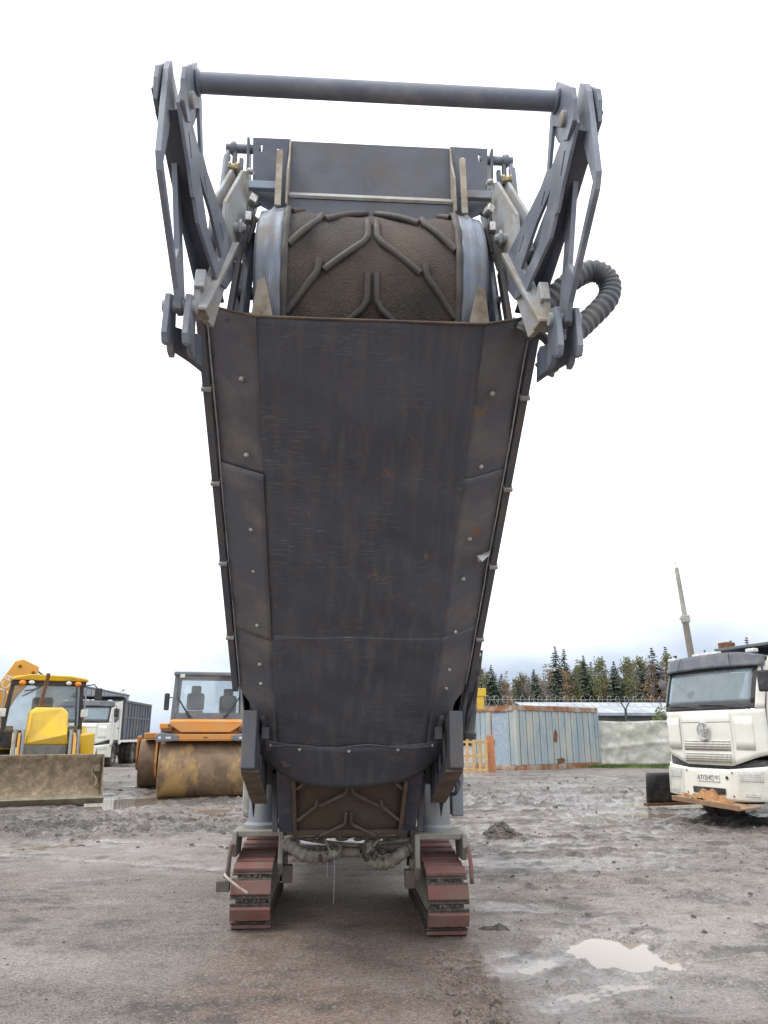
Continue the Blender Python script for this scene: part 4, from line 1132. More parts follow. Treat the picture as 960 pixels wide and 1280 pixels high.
    for s in (-1, 1):
        m_ = MB()
        out_ = [(.36, 1.72), (.55, 2.66), (.60, 2.74), (2.15, 2.92), (2.15, 1.0), (1.75, .98), (1.55, 1.15), (.95, 1.15), (.72, .98), (.30, 1.0)]
        win = [(.62, 1.76), (.72, 2.50), (1.62, 2.50), (1.62, 1.90), (1.05, 1.72)]
        m_.plate(out_, [win], lambda u, v, w, s=s: (s * (1.215 + w - .03 * max(0, v - 1.72)), u, v), .02)
        sd = m_.build('cab_side', M['truckwhite'], T)
        m_ = MB(); m_.plate([(a - .005 if a < 1 else a + .005, b) for a, b in win], [], lambda u, v, w, s=s: (s * (1.214 + w - .03 * max(0, v - 1.72)), u, v), .006); m_.build('side_window', M['glass'], sd)
        m_ = MB(); m_.bar((s * 1.237, .80, 1.05), (s * 1.237, .80, 1.70), .01, .006, (0, 1, 0)); m_.bar((s * 1.237, 1.66, 1.05), (s * 1.237, 1.66, 2.5), .01, .006, (0, 1, 0)); m_.build('door_seam', M['chassis'], sd)
        m_ = MB(); m_.box((s * 1.245, 1.52, 1.55), (.03, .16, .04)); m_.build('door_handle', M['black'], sd, bevel=.006)
        m_ = MB(); m_.box((s * 1.24, .55, .93), (.012, .5, .05)); m_.build('reflector_strip', M['amber'], sd)
        m_ = MB(); m_.plate([(.85, 1.02), (1.0, 1.16), (1.6, 1.16), (1.78, 1.0), (1.9, .62), (1.78, .55), (1.68, .92), (1.55, 1.06), (1.08, 1.06), (.95, .95), (.82, .62), (.72, .62)], [], lambda u, v, w, s=s: (s * (1.0 + w * 13), u, v), .02)
        m_.build('mudguard', M['black'], T)
        m_ = MB(); m_.bb(s * 1.0, s * 1.22, .25, .72, .42, .95); m_.build('step_box', M['truckwhite'], T, bevel=.02)
        # mirrors
        m_ = MB(); m_.tube(spline([(s * 1.22, .40, 2.62), (s * 1.38, .22, 2.60), (s * 1.42, .2, 2.4)], 5), .016, 7); ar = m_.build('mirror_arm', M['black'], T, smooth=60)
        m_ = MB(); m_.box((s * 1.42, .2, 2.24), (.22, .10, .42) if s > 0 else (.14, .05, .20), (0, 0, s * .25)); m_.build('mirror', M['black'], ar, bevel=.03)
    # front mirror on a long arm over the screen
    m_ = MB(); m_.tube(spline([(-1.2, .40, 2.52), (-1.26, -.15, 2.50), (-.98, -.20, 2.44), (-.82, -.12, 2.40)], 6), .010, 6); ar = m_.build('mirror_arm', M['black'], T, smooth=60)
    m_ = MB(); m_.lathe([(0, -.03), (.07, -.025), (.115, 0), (.11, .012), (0, .015)], (-.80, -.10, 2.30), (.1, 1, .1), 18); m_.build('front_mirror', M['truckdark'], ar, smooth=50)
    # interior: dash, seats, curtain valance
    m_ = MB(); m_.bb(-1.12, 1.12, .5, .75, 1.2, 1.83); m_.build('dashboard', M['dash'], T, bevel=.05)
    for x in (-.62, .62):
        m_ = MB(); m_.box((x, 1.35, 1.55), (.52, .5, .16)); m_.box((x, 1.62, 1.95), (.50, .14, .72), (R(-8), 0, 0)); m_.box((x, 1.66, 2.40), (.28, .10, .18)); m_.build('seat', M['dash'], T, bevel=.05)
    m_ = MB()
    def cf(u, v):
        x = -1.05 + 2.1 * u; zt = 2.50; zb = 2.34 + .035 * math.sin(u * 38) + .05 * (abs(u - .35) < .03)
        return (x, fy(x, 2.45) + .06 + .02 * math.sin(u * 70), zt + (zb - zt) * v)
    m_.grid(cf, 80, 3); m_.build('curtain', M['curtain'], T, smooth=180)
    for x0 in (-.52, .18):
        m_ = MB(); m_.grid(lambda u, v: (x0 + .16 * u, fy(0, 2.2) + .12 + .02 * math.sin(u * 14), 2.48 - .55 * v), 10, 2); m_.build('curtain', M['curtain'], T, smooth=180)
    # bumper with slot, headlamps, number plate
    bump_top = lambda x: .93 + .10 * max(0, (abs(x) - .5) / .7)
    bk = patch('black_band', 'black', k(1.10), k(.85), -1.2, 1.2, -.05, 24, 3)  # black band in the gap between front panel and bumper
    bmp = patch('bumper', 'truckwhite', bump_top, lambda x: .40 + .06 * (abs(x) / W) ** 2, -W, W, .04, 30, 8, th=.05)
    m_ = MB(); m_.box((0, fy(0, .56) - .048, .565), (.78, .02, .10)); m_.build('air_slot', M['black'], bmp, bevel=.004)
    for s in (-1, 1):
        patch('headlamp', 'lamp', lambda x: .90 + .05 * (abs(x) - .7), k(.74), s * .72, s * 1.14, .048, 10, 3, parent=bmp, th=.012)
        patch('fog_lamp', 'lamp', k(.58), k(.50), s * .80, s * 1.08, .048, 8, 2, parent=bmp, th=.012)
        m_ = MB()
        for i in range(17):
            x = s * (.66 + .54 * i / 16); m_.tube([(x, fy(x, z) - .075, z) for z in (.46, .70, .94)], .0035, 4)
        for j in range(15):
            z = .46 + .48 * j / 14; m_.tube([(s * xx, fy(xx, z) - .076, z) for xx in (.66, .8, .95, 1.08, 1.2)], .0035, 4)
        g_ = m_.build('lamp_guard', M['truckwhite'], bmp); g_['kind'] = 'stuff'
    for x, z in ((-.56, .88), (-.56, .5), (.56, .88), (.56, .50)):
        m_ = MB(); m_.lathe([(0, 0), (.016, 0), (.012, .012), (0, .014)], (x, fy(x, z) - .045, z), (0, -1, 0), 10); m_.build('bolt', M['chassis'], bmp)
    m_ = MB(); m_.lathe([(0, 0), (.03, 0), (.03, .008), (0, .008)], (.44, fy(.44, .77) - .045, .79), (0, -1, 0), 14); m_.build('tow_hole', M['black'], bmp)
    m_ = MB(); m_.box((0, fy(0, .77) - .05, .775), (.54, .012, .125)); pl = m_.build('number_plate', M['platewhite'], bmp, bevel=.004)
    text_mesh('A712HC', 'plate_text', M['black'], pl, Matrix.Translation((-.065, fy(0, .77) - .058, .77)) @ FRONT, .115, .001, .95)
    text_mesh('142', 'plate_region', M['black'], pl, Matrix.Translation((.195, fy(0, .77) - .058, .785)) @ FRONT, .075, .001)
    m_ = MB(); m_.bb(.125, .130, fy(0, .77) - .058, fy(0, .77) - .05, .718, .832); m_.build('plate_rule', M['black'], pl)
    # underside, axle, wheels, chassis, tipper body
    m_ = MB(); m_.bb(-.8, .8, .18, .5, .38, .52); m_.build('under_beam', M['chassis'], T, bevel=.03)
    for s in (-1, 1):
        m_ = MB(); m_.bb(s * .36, s * .46, .3, 8.3, .75, 1.0); m_.build('chassis_rail', M['chassis'], T)
        wheel(T, (s * 1.03, 1.32, .49), .56, .32)
        for y in (5.2, 6.55):
            wheel(T, (s * 1.05, y, .52), .52, .32); wheel(T, (s * .70, y, .52), .52, .30)
    m_ = MB(); m_.cyl((-1.0, 1.32, .52), (1.0, 1.32, .52), .07, 12); m_.cyl((-1.0, 5.2, .52), (1.0, 5.2, .52), .11, 12); m_.cyl((-1.0, 6.55, .52), (1.0, 6.55, .52), .11, 12); m_.build('axles', M['chassis'], T)['kind'] = 'stuff'
    m_ = MB(); m_.bb(-1.0, 1.0, 1.2, 2.1, .72, 1.1); m_.build('engine_block', M['chassis'], T, bevel=.05)
    m_ = MB(); m_.bb(-1.1, -.5, 2.6, 3.8, .45, 1.0); m_.build('fuel_tank', M['chassis'], T, bevel=.06)
    # tipper
    m_ = MB(); m_.bb(-1.22, 1.22, 2.45, 8.5, 1.15, 1.25); m_.build('tipper_floor', M['tipper'], T)
    m_ = MB(); m_.bb(-1.25, 1.25, 2.40, 2.48, 1.15, 3.02); m_.prism([(-1.25, 1.75, 3.10), (1.25, 1.75, 3.10), (1.25, 2.48, 3.02), (-1.25, 2.48, 3.02)], (0, 0, .06)); hb = m_.build('headboard', M['tipper'], T, bevel=.01)
    for s in (-1, 1):
        m_ = MB(); m_.bb(s * 1.19, s * 1.235, 2.48, 8.5, 1.25, 2.85); sb = m_.build('tipper_side', M['tipper'], T)
        m_ = MB(); m_.bb(s * 1.18, s * 1.30, 2.40, 8.5, 2.85, 2.97); m_.build('top_rail', M['tipper'], sb, bevel=.02)
        m_ = MB(); m_.bb(s * 1.20, s * 1.29, 2.40, 2.60, 1.15, 2.97); m_.build('corner_post', M['tipper'], sb, bevel=.02)
        for i in range(9):
            y = 3.2 + .64 * i
            m_ = MB(); m_.bb(s * 1.23, s * 1.29, y, y + .14, 1.2, 2.86); m_.build('side_rib', M['tipper'], sb, bevel=.015)
        m_ = MB(); m_.bb(s * 1.23, s * 1.275, 2.6, 8.5, 2.0, 2.1); m_.build('side_rail', M['tipper'], sb, bevel=.01)
    m_ = MB(); m_.bb(-1.22, 1.22, 8.46, 8.52, 1.2, 2.9); m_.build('tailgate', M['tipper'], T)
    m_ = MB(); m_.bb(-1.18, -.95, 1.80, 2.05, 3.16, 3.28); m_.build('rusty_block', M['rust'], T, bevel=.01)
    Z0 = (0, .93, 1.02, 1.72, 2.60, 2.86, 5); Z1 = (0, .95, 1.01, 1.98, 2.74, 3.00, 5.14)
    def walk(o_):
        for ch in o_.children:
            if ch.name.split('.')[0] not in ('wheel', 'chassis_rail', 'engine_block', 'fuel_tank'):
                for v in ch.data.vertices: v.co.z = float(np.interp(v.co.z, Z0, Z1))
                walk(ch)
    walk(T)
    return T

truckR = make_truck('dump_truck')
a_ = R(62)
def place_truck(t, wx, wy, a, sc=1.0):
    """puts the truck's front left wheel as seen (its right wheel) at wx, wy"""
    c, s = math.cos(a), math.sin(a)     # rotation about z by -a turns -y towards -x
    lx, ly = -1.03 * sc, 1.32 * sc
    rx, ry = c * lx + s * ly, -s * lx + c * ly
    t.location = (wx - rx, wy - ry, 0); t.rotation_euler = (0, 0, -a); t.scale = (sc, sc, sc)
truckL = copy_tree(truckR)
place_truck(truckR, 6.35, 14.75, R(70), .94)
tag(truckR, 'cream white dump truck with a plank of orange sand under its bumper', 'truck', 'white dump trucks parked in the yard')
place_truck(truckL, -15.15, 37.0, R(-5), 1.0)
tag(truckL, 'white dump truck with dark blue grey tipper parked behind the backhoe loader', 'truck', 'white dump trucks parked in the yard')
# plate with sand hanging under the near truck's bumper
inv = truckR
m_ = MB(); m_.box((.28, -.14, .385), (1.6, .46, .025), (R(4), R(2), 0)); m_.box((.28, -.37, .395), (1.6, .03, .085), (R(4), R(2), 0)); pb = m_.build('skid_plank', M['rustyplate'], truckR, bevel=.004)
m_ = MB(); rn = random.Random(9)
def sandf(u, v):
    x = -.56 + 1.15 * u; y = -.35 + .42 * v
    e = math.sin(math.pi * u) ** .4 * math.sin(math.pi * (v * .9 + .05)) ** .6
    z = .40 + e * (.13 + .07 * math.sin(u * 9 + 2.2) + .03 * math.sin(u * 31 + v * 9) + .02 * math.sin(u * 57))
    return (x, y, z)
m_.grid(sandf, 60, 12)
for _ in range(160):
    u, v = rn.random(), rn.random(); p = sandf(u, v); lump(m_, p[0], p[1], p[2] - .008, rn.uniform(.01, .03), rn)
bpy.context.view_layer.update()
sd = m_.build('sand_heap', M['sand'], smooth=60); sd.matrix_world = truckR.matrix_world.copy()
for v_ in [0]:
    pass
tag(sd, 'ridge of orange sand lying on the plank under the cream truck', 'sand')

# grey tipper body of a third truck behind the white one
g = empty('tipper_trailer', (-19.55, 45.5, 0), R(4.7))
tag(g, 'tall grey tipper trailer standing beyond the white dump truck', 'trailer')
M['greytip'] = mat('grey_tipper', (0.26, 0.29, 0.31), .5, var=.1, dirt=(.35, .33, .3), damt=.3, ds=1.2)
for x in (-1.25, 1.2):
    m_ = MB(); m_.bb(x, x + .05, 0, 12, 1.3, 4.22); w_ = m_.build('side_wall', M['greytip'], g)
    for i in range(12):
        m_ = MB(); xx = x - .05 if x < 0 else x + .05; m_.bb(xx, xx + .05, .4 + i, .5 + i, 1.3, 4.2); m_.build('wall_rib', M['greytip'], w_)
    m_ = MB(); m_.cyl((x, -.1, 4.27), (x, 12.1, 4.27), .09, 10); m_.build('tarp_roll', M['truckdark'], w_, smooth=40)
m_ = MB(); m_.bb(-1.2, 1.2, 0, .06, 1.3, 4.27); m_.build('front_wall', M['greytip'], g)
m_ = MB(); m_.bb(-1.2, 1.2, .06, 12, 1.2, 1.3); m_.build('floor', M['greytip'], g)
for s in (-1, 1):
    for y in (8, 9.3, 10.6): wheel(g, (s * 1.0, y, .5), .5, .35)
    m_ = MB(); m_.bb(s * .9, s * 1.0, 1.5, 1.65, 0, 1.2); m_.build('landing_leg', M['chassis'], g)
# ------------------------------------------------------------------ tandem roller
M['orange'] = mat('roller_orange', (0.62, 0.22, 0.02), .4, var=.1, vs_=3, dirt=(.42, .28, .14), damt=.25, ds=2.5, bump=.03, dsoft=.2)
M['drum'] = mat('muddy_drum', (0.20, 0.135, 0.085), .75, .1, var=.35, vs_=2.5, dirt=(.46, .30, .12), damt=.34, ds=1.7, bump=.35, bs=35, scr=.5, scol=(.09, .06, .045), sscale=(6, .6, .6), dsoft=.06, stretch=(1, .5, .5))
M['drumside'] = mat('drum_side', (0.17, 0.12, 0.085), .8, .1, var=.3, vs_=4, dirt=(.08, .06, .05), damt=.4, ds=4, bump=.4)
M['rollgrey'] = mat('roller_grey', (0.13, 0.15, 0.18), .45, var=.1, dirt=(.25, .23, .2), damt=.25, ds=3)
M['clearglass'] = glass_mat('clear_glass', (.93, .96, .97), trans=.86)
M['seat'] = mat('seat_grey', (0.14, 0.15, 0.165), .8, var=.2)
rl = empty('road_roller', (-4.42, 18.55 + .62, 0), R(12))
tag(rl, 'orange tandem road roller with mud caked drum and glazed cab', 'roller')
def drum(nm, cx_, cy_, w, r):
    m_ = MB(); m_.lathe([(r - .03, -w / 2), (r, -w / 2 + .01), (r, w / 2 - .01), (r - .03, w / 2)], (cx_, cy_, r - .01), (1, 0, 0), 56)
    d = m_.build(nm, M['drum'], rl, smooth=35)
    for s in (-1, 1):
        m_ = MB(); m_.lathe([(.0, 0), (.16, s * .03), (.2, 0), (r * .8, -s * .01), (r - .05, 0), (r - .028, s * .02)], (cx_ + s * (w / 2 - .06), cy_, r - .01), (1, 0, 0), 40); m_.build('drum_side', M['drumside'], d, smooth=35)
    return d
drum('front_drum', 0, 0, 2.10, .66)
drum('rear_drum', -.8, 3.6, 2.10, .66)
for s, yc, xo in ((-1, 0, 0), (1, 0, 0), (-1, 3.6, -.8), (1, 3.6, -.8)):
    m_ = MB(); x = xo + s * 1.10
    m_.plate([(yc - .30, 1.40), (yc + .45, 1.42), (yc + .85, 1.20), (yc + .95, .85), (yc + .45, .78), (yc + .25, .55), (yc, .48), (yc - .22, .56), (yc - .36, .80)], [[(yc + .15, 1.0), (yc + .4, 1.05), (yc + .3, 1.2), (yc + .12, 1.18)]], lambda u, v, w, x=x, s=s: (x + s * w, u, v), .05); m_.build('side_frame', M['orange'], rl, bevel=.01)
# front frame: bumper beam with lamp pods, raised orange hood
m_ = MB(); m_.bb(-1.10, 1.10, -.60, -.42, 1.30, 1.46); bb_ = m_.build('bumper_beam', M['orange'], rl, bevel=.02)
m_ = MB(); m_.bb(-.05, .05, -.606, -.595, 1.365, 1.40); m_.build('maker_badge', M['rust'], bb_)
m_ = MB(); m_.box((0, -.597, 1.33), (1.3, .006, .012)); m_.build('beam_line', M['rust'], bb_)
for s in (-1, 1):
    m_ = MB(); m_.prism([(s * .62, -.64, 1.31), (s * 1.14, -.64, 1.27), (s * 1.16, -.64, 1.44), (s * 1.05, -.64, 1.50), (s * .62, -.64, 1.44)], (0, .30, 0)); pd = m_.build('lamp_pod', M['rollgrey'], rl, bevel=.02)
    m_ = MB(); m_.box((s * .86, -.647, 1.37), (.12, .02, .05)); m_.build('headlamp', M['lamp'], pd, bevel=.006)
    m_ = MB(); m_.lathe([(0, 0), (.04, 0), (.035, .014), (0, .018)], (s * 1.06, -.64, 1.37), (0, -1, 0), 12); m_.build('round_lamp', M['lamp'], pd, smooth=40)
    m_ = MB(); m_.box((s * .92, -.50, 1.56), (.26, .2, .12)); m_.build('side_step', M['rust'], rl, bevel=.02)
    m_ = MB(); m_.box((s * .98, -.35, 1.64), (.2, .5, .13)); m_.build('shoulder', M['orange'], rl, bevel=.02)
m_ = MB(); m_.prism([(-.86, -.58, 1.76), (-.86, -.58, 1.68), (-.58, -.60, 1.50), (.58, -.60, 1.50), (.86, -.58, 1.68), (.86, -.58, 1.76)], (0, .75, .06)); m_.build('hood', M['orange'], rl, bevel=.015)
m_ = MB(); m_.bb(-1.02, 1.02, -.40, 1.2, 1.36, 1.62); m_.build('front_frame', M['orange'], rl, bevel=.03)
m_ = MB(); m_.bb(-1.75, .15, 2.95, 4.5, 1.32, 1.50); m_.build('rear_frame', M['orange'], rl, bevel=.03)
m_ = MB(); m_.bb(-.5, .4, 1.0, 3.0, .75, 1.4); m_.build('articulation', M['rollgrey'], rl, bevel=.03)
# cab
cy0, cy1 = .45, 2.15
m_ = MB(); m_.bb(-.84, .84, cy0 - .02, cy0 + .04, 1.72, 1.98); m_.build('cab_apron', M['rollgrey'], rl, bevel=.01)
m_ = MB(); m_.bb(-.84, .84, cy0 + .05, cy1, 1.55, 1.75); m_.build('cab_floor', M['rollgrey'], rl)
for x in (-.87, .87):
    for y in (cy0, cy1):
        m_ = MB(); m_.bar((x, y, 1.62), (x * .95, y, 2.92), .09, .09, (0, 1, 0)); m_.build('cab_post', M['rollgrey'], rl, bevel=.012)
m_ = MB(); m_.bb(-.90, .90, cy0 - .12, cy1 + .12, 2.90, 3.0); m_.build('cab_roof', M['rollgrey'], rl, bevel=.03)
for x in (-.68, .68):
    m_ = MB(); m_.box((x, cy0 - .12, 2.885), (.12, .08, .09)); m_.build('work_lamp', M['lamp'], rl, bevel=.012)
m_ = MB(); m_.bb(-.82, .82, cy0 + .01, cy0 + .016, 1.98, 2.90); m_.build('windscreen', M['clearglass'], rl)
m_ = MB(); m_.bb(-.82, .82, cy1, cy1 + .006, 1.80, 2.90); m_.build('rear_window', M['clearglass'], rl)
for x in (-.85, .85):
    m_ = MB(); m_.bb(x, x + .006, cy0 + .05, cy1 - .05, 1.80, 2.88); m_.build('side_window', M['clearglass'], rl)
    m_ = MB(); m_.box((x * 1.22, cy0 + .05, 2.25), (.12, .2, .42)); mi = m_.build('mirror', M['black'], rl, bevel=.03)
    m_ = MB(); m_.tube([(x, cy0, 2.35), (x * 1.2, cy0 + .03, 2.35)], .015, 6); m_.build('mirror_arm', M['black'], mi)
for s in (-1, 1):
    m_ = MB(); m_.tube([(s * .78, cy0 - .03, 2.38), (s * .44, cy0 - .05, 1.86)], .02, 6); m_.tube([(s * .74, cy0 - .03, 2.30), (s * .40, cy0 - .05, 1.86)], .014, 6); m_.build('wiper', M['black'], rl)['kind'] = 'stuff'
    m_ = MB(); x = -.36 if s < 0 else .50
    m_.box((x, 1.35, 1.98), (.46, .46, .14)); m_.build('seat_cushion', M['seat'], rl, bevel=.05)
    m_ = MB(); m_.box((x, 1.58, 2.30 if s < 0 else 2.24), (.46, .14, .46), (R(-6), 0, 0)); m_.build('seat_back', M['seat'], rl, bevel=.07)
    m_ = MB(); m_.box((x, 1.62, 2.62 if s < 0 else 2.55), (.26, .1, .20)); m_.build('headrest', M['seat'], rl, bevel=.04)

# ------------------------------------------------------------------ backhoe loader
M['jyellow'] = mat('backhoe_yellow', (0.72, 0.45, 0.012), .38, var=.08, vs_=3, dirt=(.5, .36, .12), damt=.22, ds=3, bump=.03, dsoft=.2)
M['jorange'] = mat('boom_orange', (0.66, 0.31, 0.03), .45, var=.12, vs_=3, dirt=(.5, .3, .1), damt=.3, ds=5)
M['bucket'] = mat('bucket_clay', (0.30, 0.235, 0.155), .9, var=.35, vs_=9, dirt=(.17, .125, .08), damt=.42, ds=7, bump=.8, bs=45)
M['bucketlip'] = mat('bucket_lip', (0.23, 0.20, 0.145), .7, .1, var=.25, vs_=5, dirt=(.14, .115, .08), damt=.4, ds=4, bump=.4)
M['jgrey'] = mat('grille_grey', (0.13, 0.135, 0.14), .7, var=.25, vs_=5, dirt=(.22, .2, .16), damt=.45, ds=5, bump=.2)
M['ram'] = mat('ram_grey', (0.22, 0.24, 0.27), .4, .2, var=.15, dirt=(.25, .2, .15), damt=.3, ds=6)
bh = empty('backhoe_loader', (-7.22, 16.7, 0), R(27))
tag(bh, 'yellow backhoe loader with clay covered front bucket and folded orange boom', 'backhoe loader')
# front bucket: curved back sheet, lip, end plates
m_ = MB()
BP = [(.02, .0), (.0, .20), (.06, .30), (.22, .42), (.30, .62), (.30, .86), (.20, 1.00)]
BP = [(-.02, .16), (.16, .20), (.32, .32), (.40, .52), (.38, .78), (.26, 1.02)]
def bsheet(u, v):
    k_ = v * (len(BP) - 1); i = min(int(k_), len(BP) - 2); f = k_ - i
    y = BP[i][0] * (1 - f) + BP[i + 1][0] * f; z = BP[i][1] * (1 - f) + BP[i + 1][1] * f
    return (-1.17 + 2.34 * u, y + .006 * math.sin(u * 40 + v * 9), z)
m_.grid(bsheet, 40, 14); bk_ = m_.build('bucket', M['bucket'], bh, smooth=60, solid=.03)
m_ = MB(); m_.xprism([(-.14, .14), (-.06, .175), (.20, .21), (.16, .02), (-.04, .02)], -1.25, 1.22); m_.build('bucket_lip', M['bucketlip'], bk_, bevel=.008)
for s in (-1, 1):
    m_ = MB(); m_.xprism([(-.10, .16), (.15, .17), (.34, .30), (.43, .52), (.41, .80), (.28, 1.04), (.22, 1.02), (.10, .60)], s * 1.17, s * 1.19); m_.build('bucket_end', M['bucket'], bk_, bevel=.004)
m_ = MB(); m_.tube(spline([(.98, .23, .78), (.95, .2, .66), (1.03, .14, .55), (1.06, .1, .45), (1.02, .08, .36)], 5), .02, 6); m_.box((1.06, .26, .74), (.14, .06, .14)); m_.build('bucket_tooth_bar', M['bucketlip'], bk_)['kind'] = 'stuff'
for x in (-.05, .98):
    m_ = MB(); m_.prism([(x, .24, 1.00), (x + .05, .24, 1.00), (x + .025, .20, 1.16)], (0, .03, 0)); m_.build('bucket_lug', M['bucketlip'], bk_)
# loader arms and rams
for s in (-1, 1):
    m_ = MB(); m_.plate([(.40, .45), (.55, .62), (1.5, 1.35), (2.2, 1.5), (2.25, 1.36), (1.6, 1.15), (.62, .36), (.45, .34)], [], lambda u, v, w, s=s: (s * (.62 + w), u, v), .07); m_.build('loader_arm', M['jyellow'], bh, bevel=.01)
    for xo, r_ in ((.50, .045), (.66, .04)):
        m_ = MB(); m_.tube([(s * xo, .62, .62), (s * xo, .95, 1.55)], r_, 10); m_.tube([(s * xo, .60, .55), (s * xo, .63, .66)], r_ * .6, 8); m_.build('loader_ram', M['ram'], bh, smooth=40)
    m_ = MB(); m_.box((s * .575, .75, 1.02), (.05, .10, .95), (R(-18), 0, 0)); m_.build('arm_upright', M['jorange'], bh, bevel=.006)
    wheel(bh, (s * .85, 1.75, .46), .46, .32); wheel(bh, (s * .88, 3.9, .74), .74, .44)
    m_ = MB(); m_.plate([(3.0, 1.1), (3.1, 1.45), (3.5, 1.66), (4.3, 1.66), (4.7, 1.4), (4.75, 1.1), (4.6, 1.1), (4.45, 1.4), (4.1, 1.52), (3.6, 1.52), (3.3, 1.36), (3.15, 1.1)], [], lambda u, v, w, s=s: (s * (.66 + w), u, v), .42); m_.build('fender', M['jyellow'], bh, bevel=.03)
# side tank block right of the ram
m_ = MB(); m_.prism([(.78, 1.7, 1.45), (.80, 1.7, .85), (1.02, 1.7, .85), (1.12, 1.7, 1.02), (1.10, 1.7, 1.5)], (0, .9, 0)); m_.build('side_tank', M['jyellow'], bh, bevel=.04)
# hood, grille
m_ = MB(); m_.prism([(-.46, .92, 1.22), (-.42, .90, 1.45), (-.40, 1.05, 1.95), (-.28, 1.15, 2.05), (.28, 1.15, 2.05), (.40, 1.05, 1.95), (.42, .90, 1.45), (.46, .92, 1.22)], (0, 1.4, .03)); m_.build('hood', M['jyellow'], bh, bevel=.05)
m_ = MB(); m_.bb(-.44, .44, .93, 1.2, .62, 1.22); gr = m_.build('grille', M['jgrey'], bh, bevel=.02)
m_ = MB(); m_.bb(-.02, .10, .915, .93, .88, 1.0); m_.build('grille_badge', M['amber'], gr)
m_ = MB(); m_.tube([(-.20, 1.25, 1.95), (-.18, 1.25, 2.35), (-.12, 1.22, 2.75), (-.13, 1.2, 2.82)], .045, 10); m_.build('exhaust_pipe', M['rust'], bh, smooth=40)
# chassis
m_ = MB(); m_.bb(-.45, .45, 1.0, 5.2, .55, 1.2); m_.build('chassis', M['chassis'], bh, bevel=.03)
# cab
m_ = MB()
m_.prism([(-.90, 2.2, 2.72), (-.82, 2.2, 2.80), (-.45, 2.15, 2.86), (.45, 2.15, 2.85), (.84, 2.2, 2.80), (.90, 2.2, 2.72)], (0, 2.1, .03)); m_.build('cab_roof', M['jyellow'], bh, bevel=.04)
for x0, y0, x1, y1, w in ((-.98, 2.45, -.80, 2.35, .07), (.84, 2.45, .74, 2.35, .09), (-.98, 4.1, -.80, 4.05, .09), (.90, 4.1, .80, 4.05, .09), (-.90, 3.1, -.80, 3.1, .06)):
    m_ = MB(); m_.bar((x0, y0, 1.2), (x1, y1, 2.74), w, .09, (0, 1, 0)); m_.build('cab_post', M['black'], bh, bevel=.01)
m_ = MB(); m_.bb(-.86, .84, 2.30, 2.36, 2.60, 2.74); m_.build('cab_header', M['black'], bh, bevel=.01)
m_ = MB(); m_.bb(-.95, .86, 2.46, 2.52, 1.15, 1.55); m_.build('cab_sill', M['black'], bh, bevel=.01)
m_ = MB(); m_.add([(-.93, 2.44, 1.5), (.83, 2.44, 1.5), (.74, 2.36, 2.62), (-.80, 2.36, 2.62)], [(0, 1, 2, 3)]); m_.build('windscreen', M['clearglass'], bh, solid=.006)
m_ = MB(); m_.add([(-.93, 4.1, 1.5), (.88, 4.1, 1.5), (.80, 4.06, 2.7), (-.80, 4.06, 2.7)], [(0, 1, 2, 3)]); m_.build('rear_window', M['clearglass'], bh, solid=.006)
for x0, x1 in ((-.98, -.81), (.88, .78)):
    m_ = MB(); m_.add([(x0, 2.5, 1.25), (x0, 4.05, 1.25), (x1, 4.02, 2.7), (x1, 2.4, 2.7)], [(0, 1, 2, 3)]); m_.build('side_window', M['clearglass'], bh, solid=.006)
m_ = MB(); m_.box((-.05, 3.3, 1.55), (.5, .5, .2)); m_.build('seat_cushion', M['seat'], bh, bevel=.05)
m_ = MB(); m_.box((-.05, 3.58, 2.0), (.5, .16, .75)); m_.build('seat_back', M['seat'], bh, bevel=.06)
m_ = MB(); m_.bb(-.9, .85, 2.5, 4.1, 1.15, 1.2); m_.build('cab_floor', M['black'], bh)
for x, mt in ((-.62, 'amber'), (-.42, 'black'), (.42, 'black'), (.64, 'amber')):
    m_ = MB(); m_.ball((x, 2.2, 2.655), .085, 12, (1, .8, .75)); m_.build('roof_lamp', M[mt], bh, smooth=60)
    if mt == 'black':
        m_ = MB(); m_.ball((x, 2.15, 2.665), .07, 12, (1, .6, .7)); m_.build('lamp_lens', M['lamp'], bh, smooth=60)
for x in (-.98, .86):
    m_ = MB(); m_.tube([(x, 2.4, 2.5), (x, 2.3, 2.2), (x, 2.3, 1.75)], .022, 6); st = m_.build('lamp_stalk', M['ram'], bh, smooth=40)
    m_ = MB(); m_.box((x, 2.22, 1.95), (.17, .10, .19)); m_.build('side_lamp', M['lamp'], st, bevel=.02)
m_ = MB(); m_.tube([(.80, 2.35, 2.62), (1.02, 2.25, 2.66), (1.12, 2.2, 2.55)], .016, 6); mi = m_.build('mirror_arm', M['black'], bh)
m_ = MB(); m_.box((1.14, 2.2, 2.42), (.17, .08, .30)); m_.build('mirror', M['black'], mi, bevel=.025)
# folded boom behind the cab
def tilt(u, v, w): return (-1.35 + u * math.cos(R(22)) + v * math.sin(R(22)), 4.9 + w, 1.5 - u * math.sin(R(22)) + v * math.cos(R(22)))
m_ = MB(); m_.plate([(-.28, -.6), (-.30, 1.0), (-.20, 1.95), (-.05, 2.08), (.42, 2.06), (.47, 1.92), (.30, 1.1), (.22, -.6)], [], tilt, .30); bm_ = m_.build('boom', M['jorange'], bh, bevel=.015)
for u, v in ((-.02, 1.88), (.36, 1.86)):
    m_ = MB(); m_.lathe([(0, 0), (.045, 0), (.045, .02), (0, .022)], tilt(u, v, 0), (0, -1, 0), 12); m_.build('boom_pin', M['rust'], bm_, smooth=40)
mw = Matrix.Translation(tilt(-.10, 1.35, -.003)) @ Matrix.Rotation(R(22), 4, 'Y') @ FRONT @ Matrix.Rotation(R(90), 4, 'Z')
text_mesh('JCB', 'boom_lettering', M['platewhite'], bm_, mw, .30, .002)
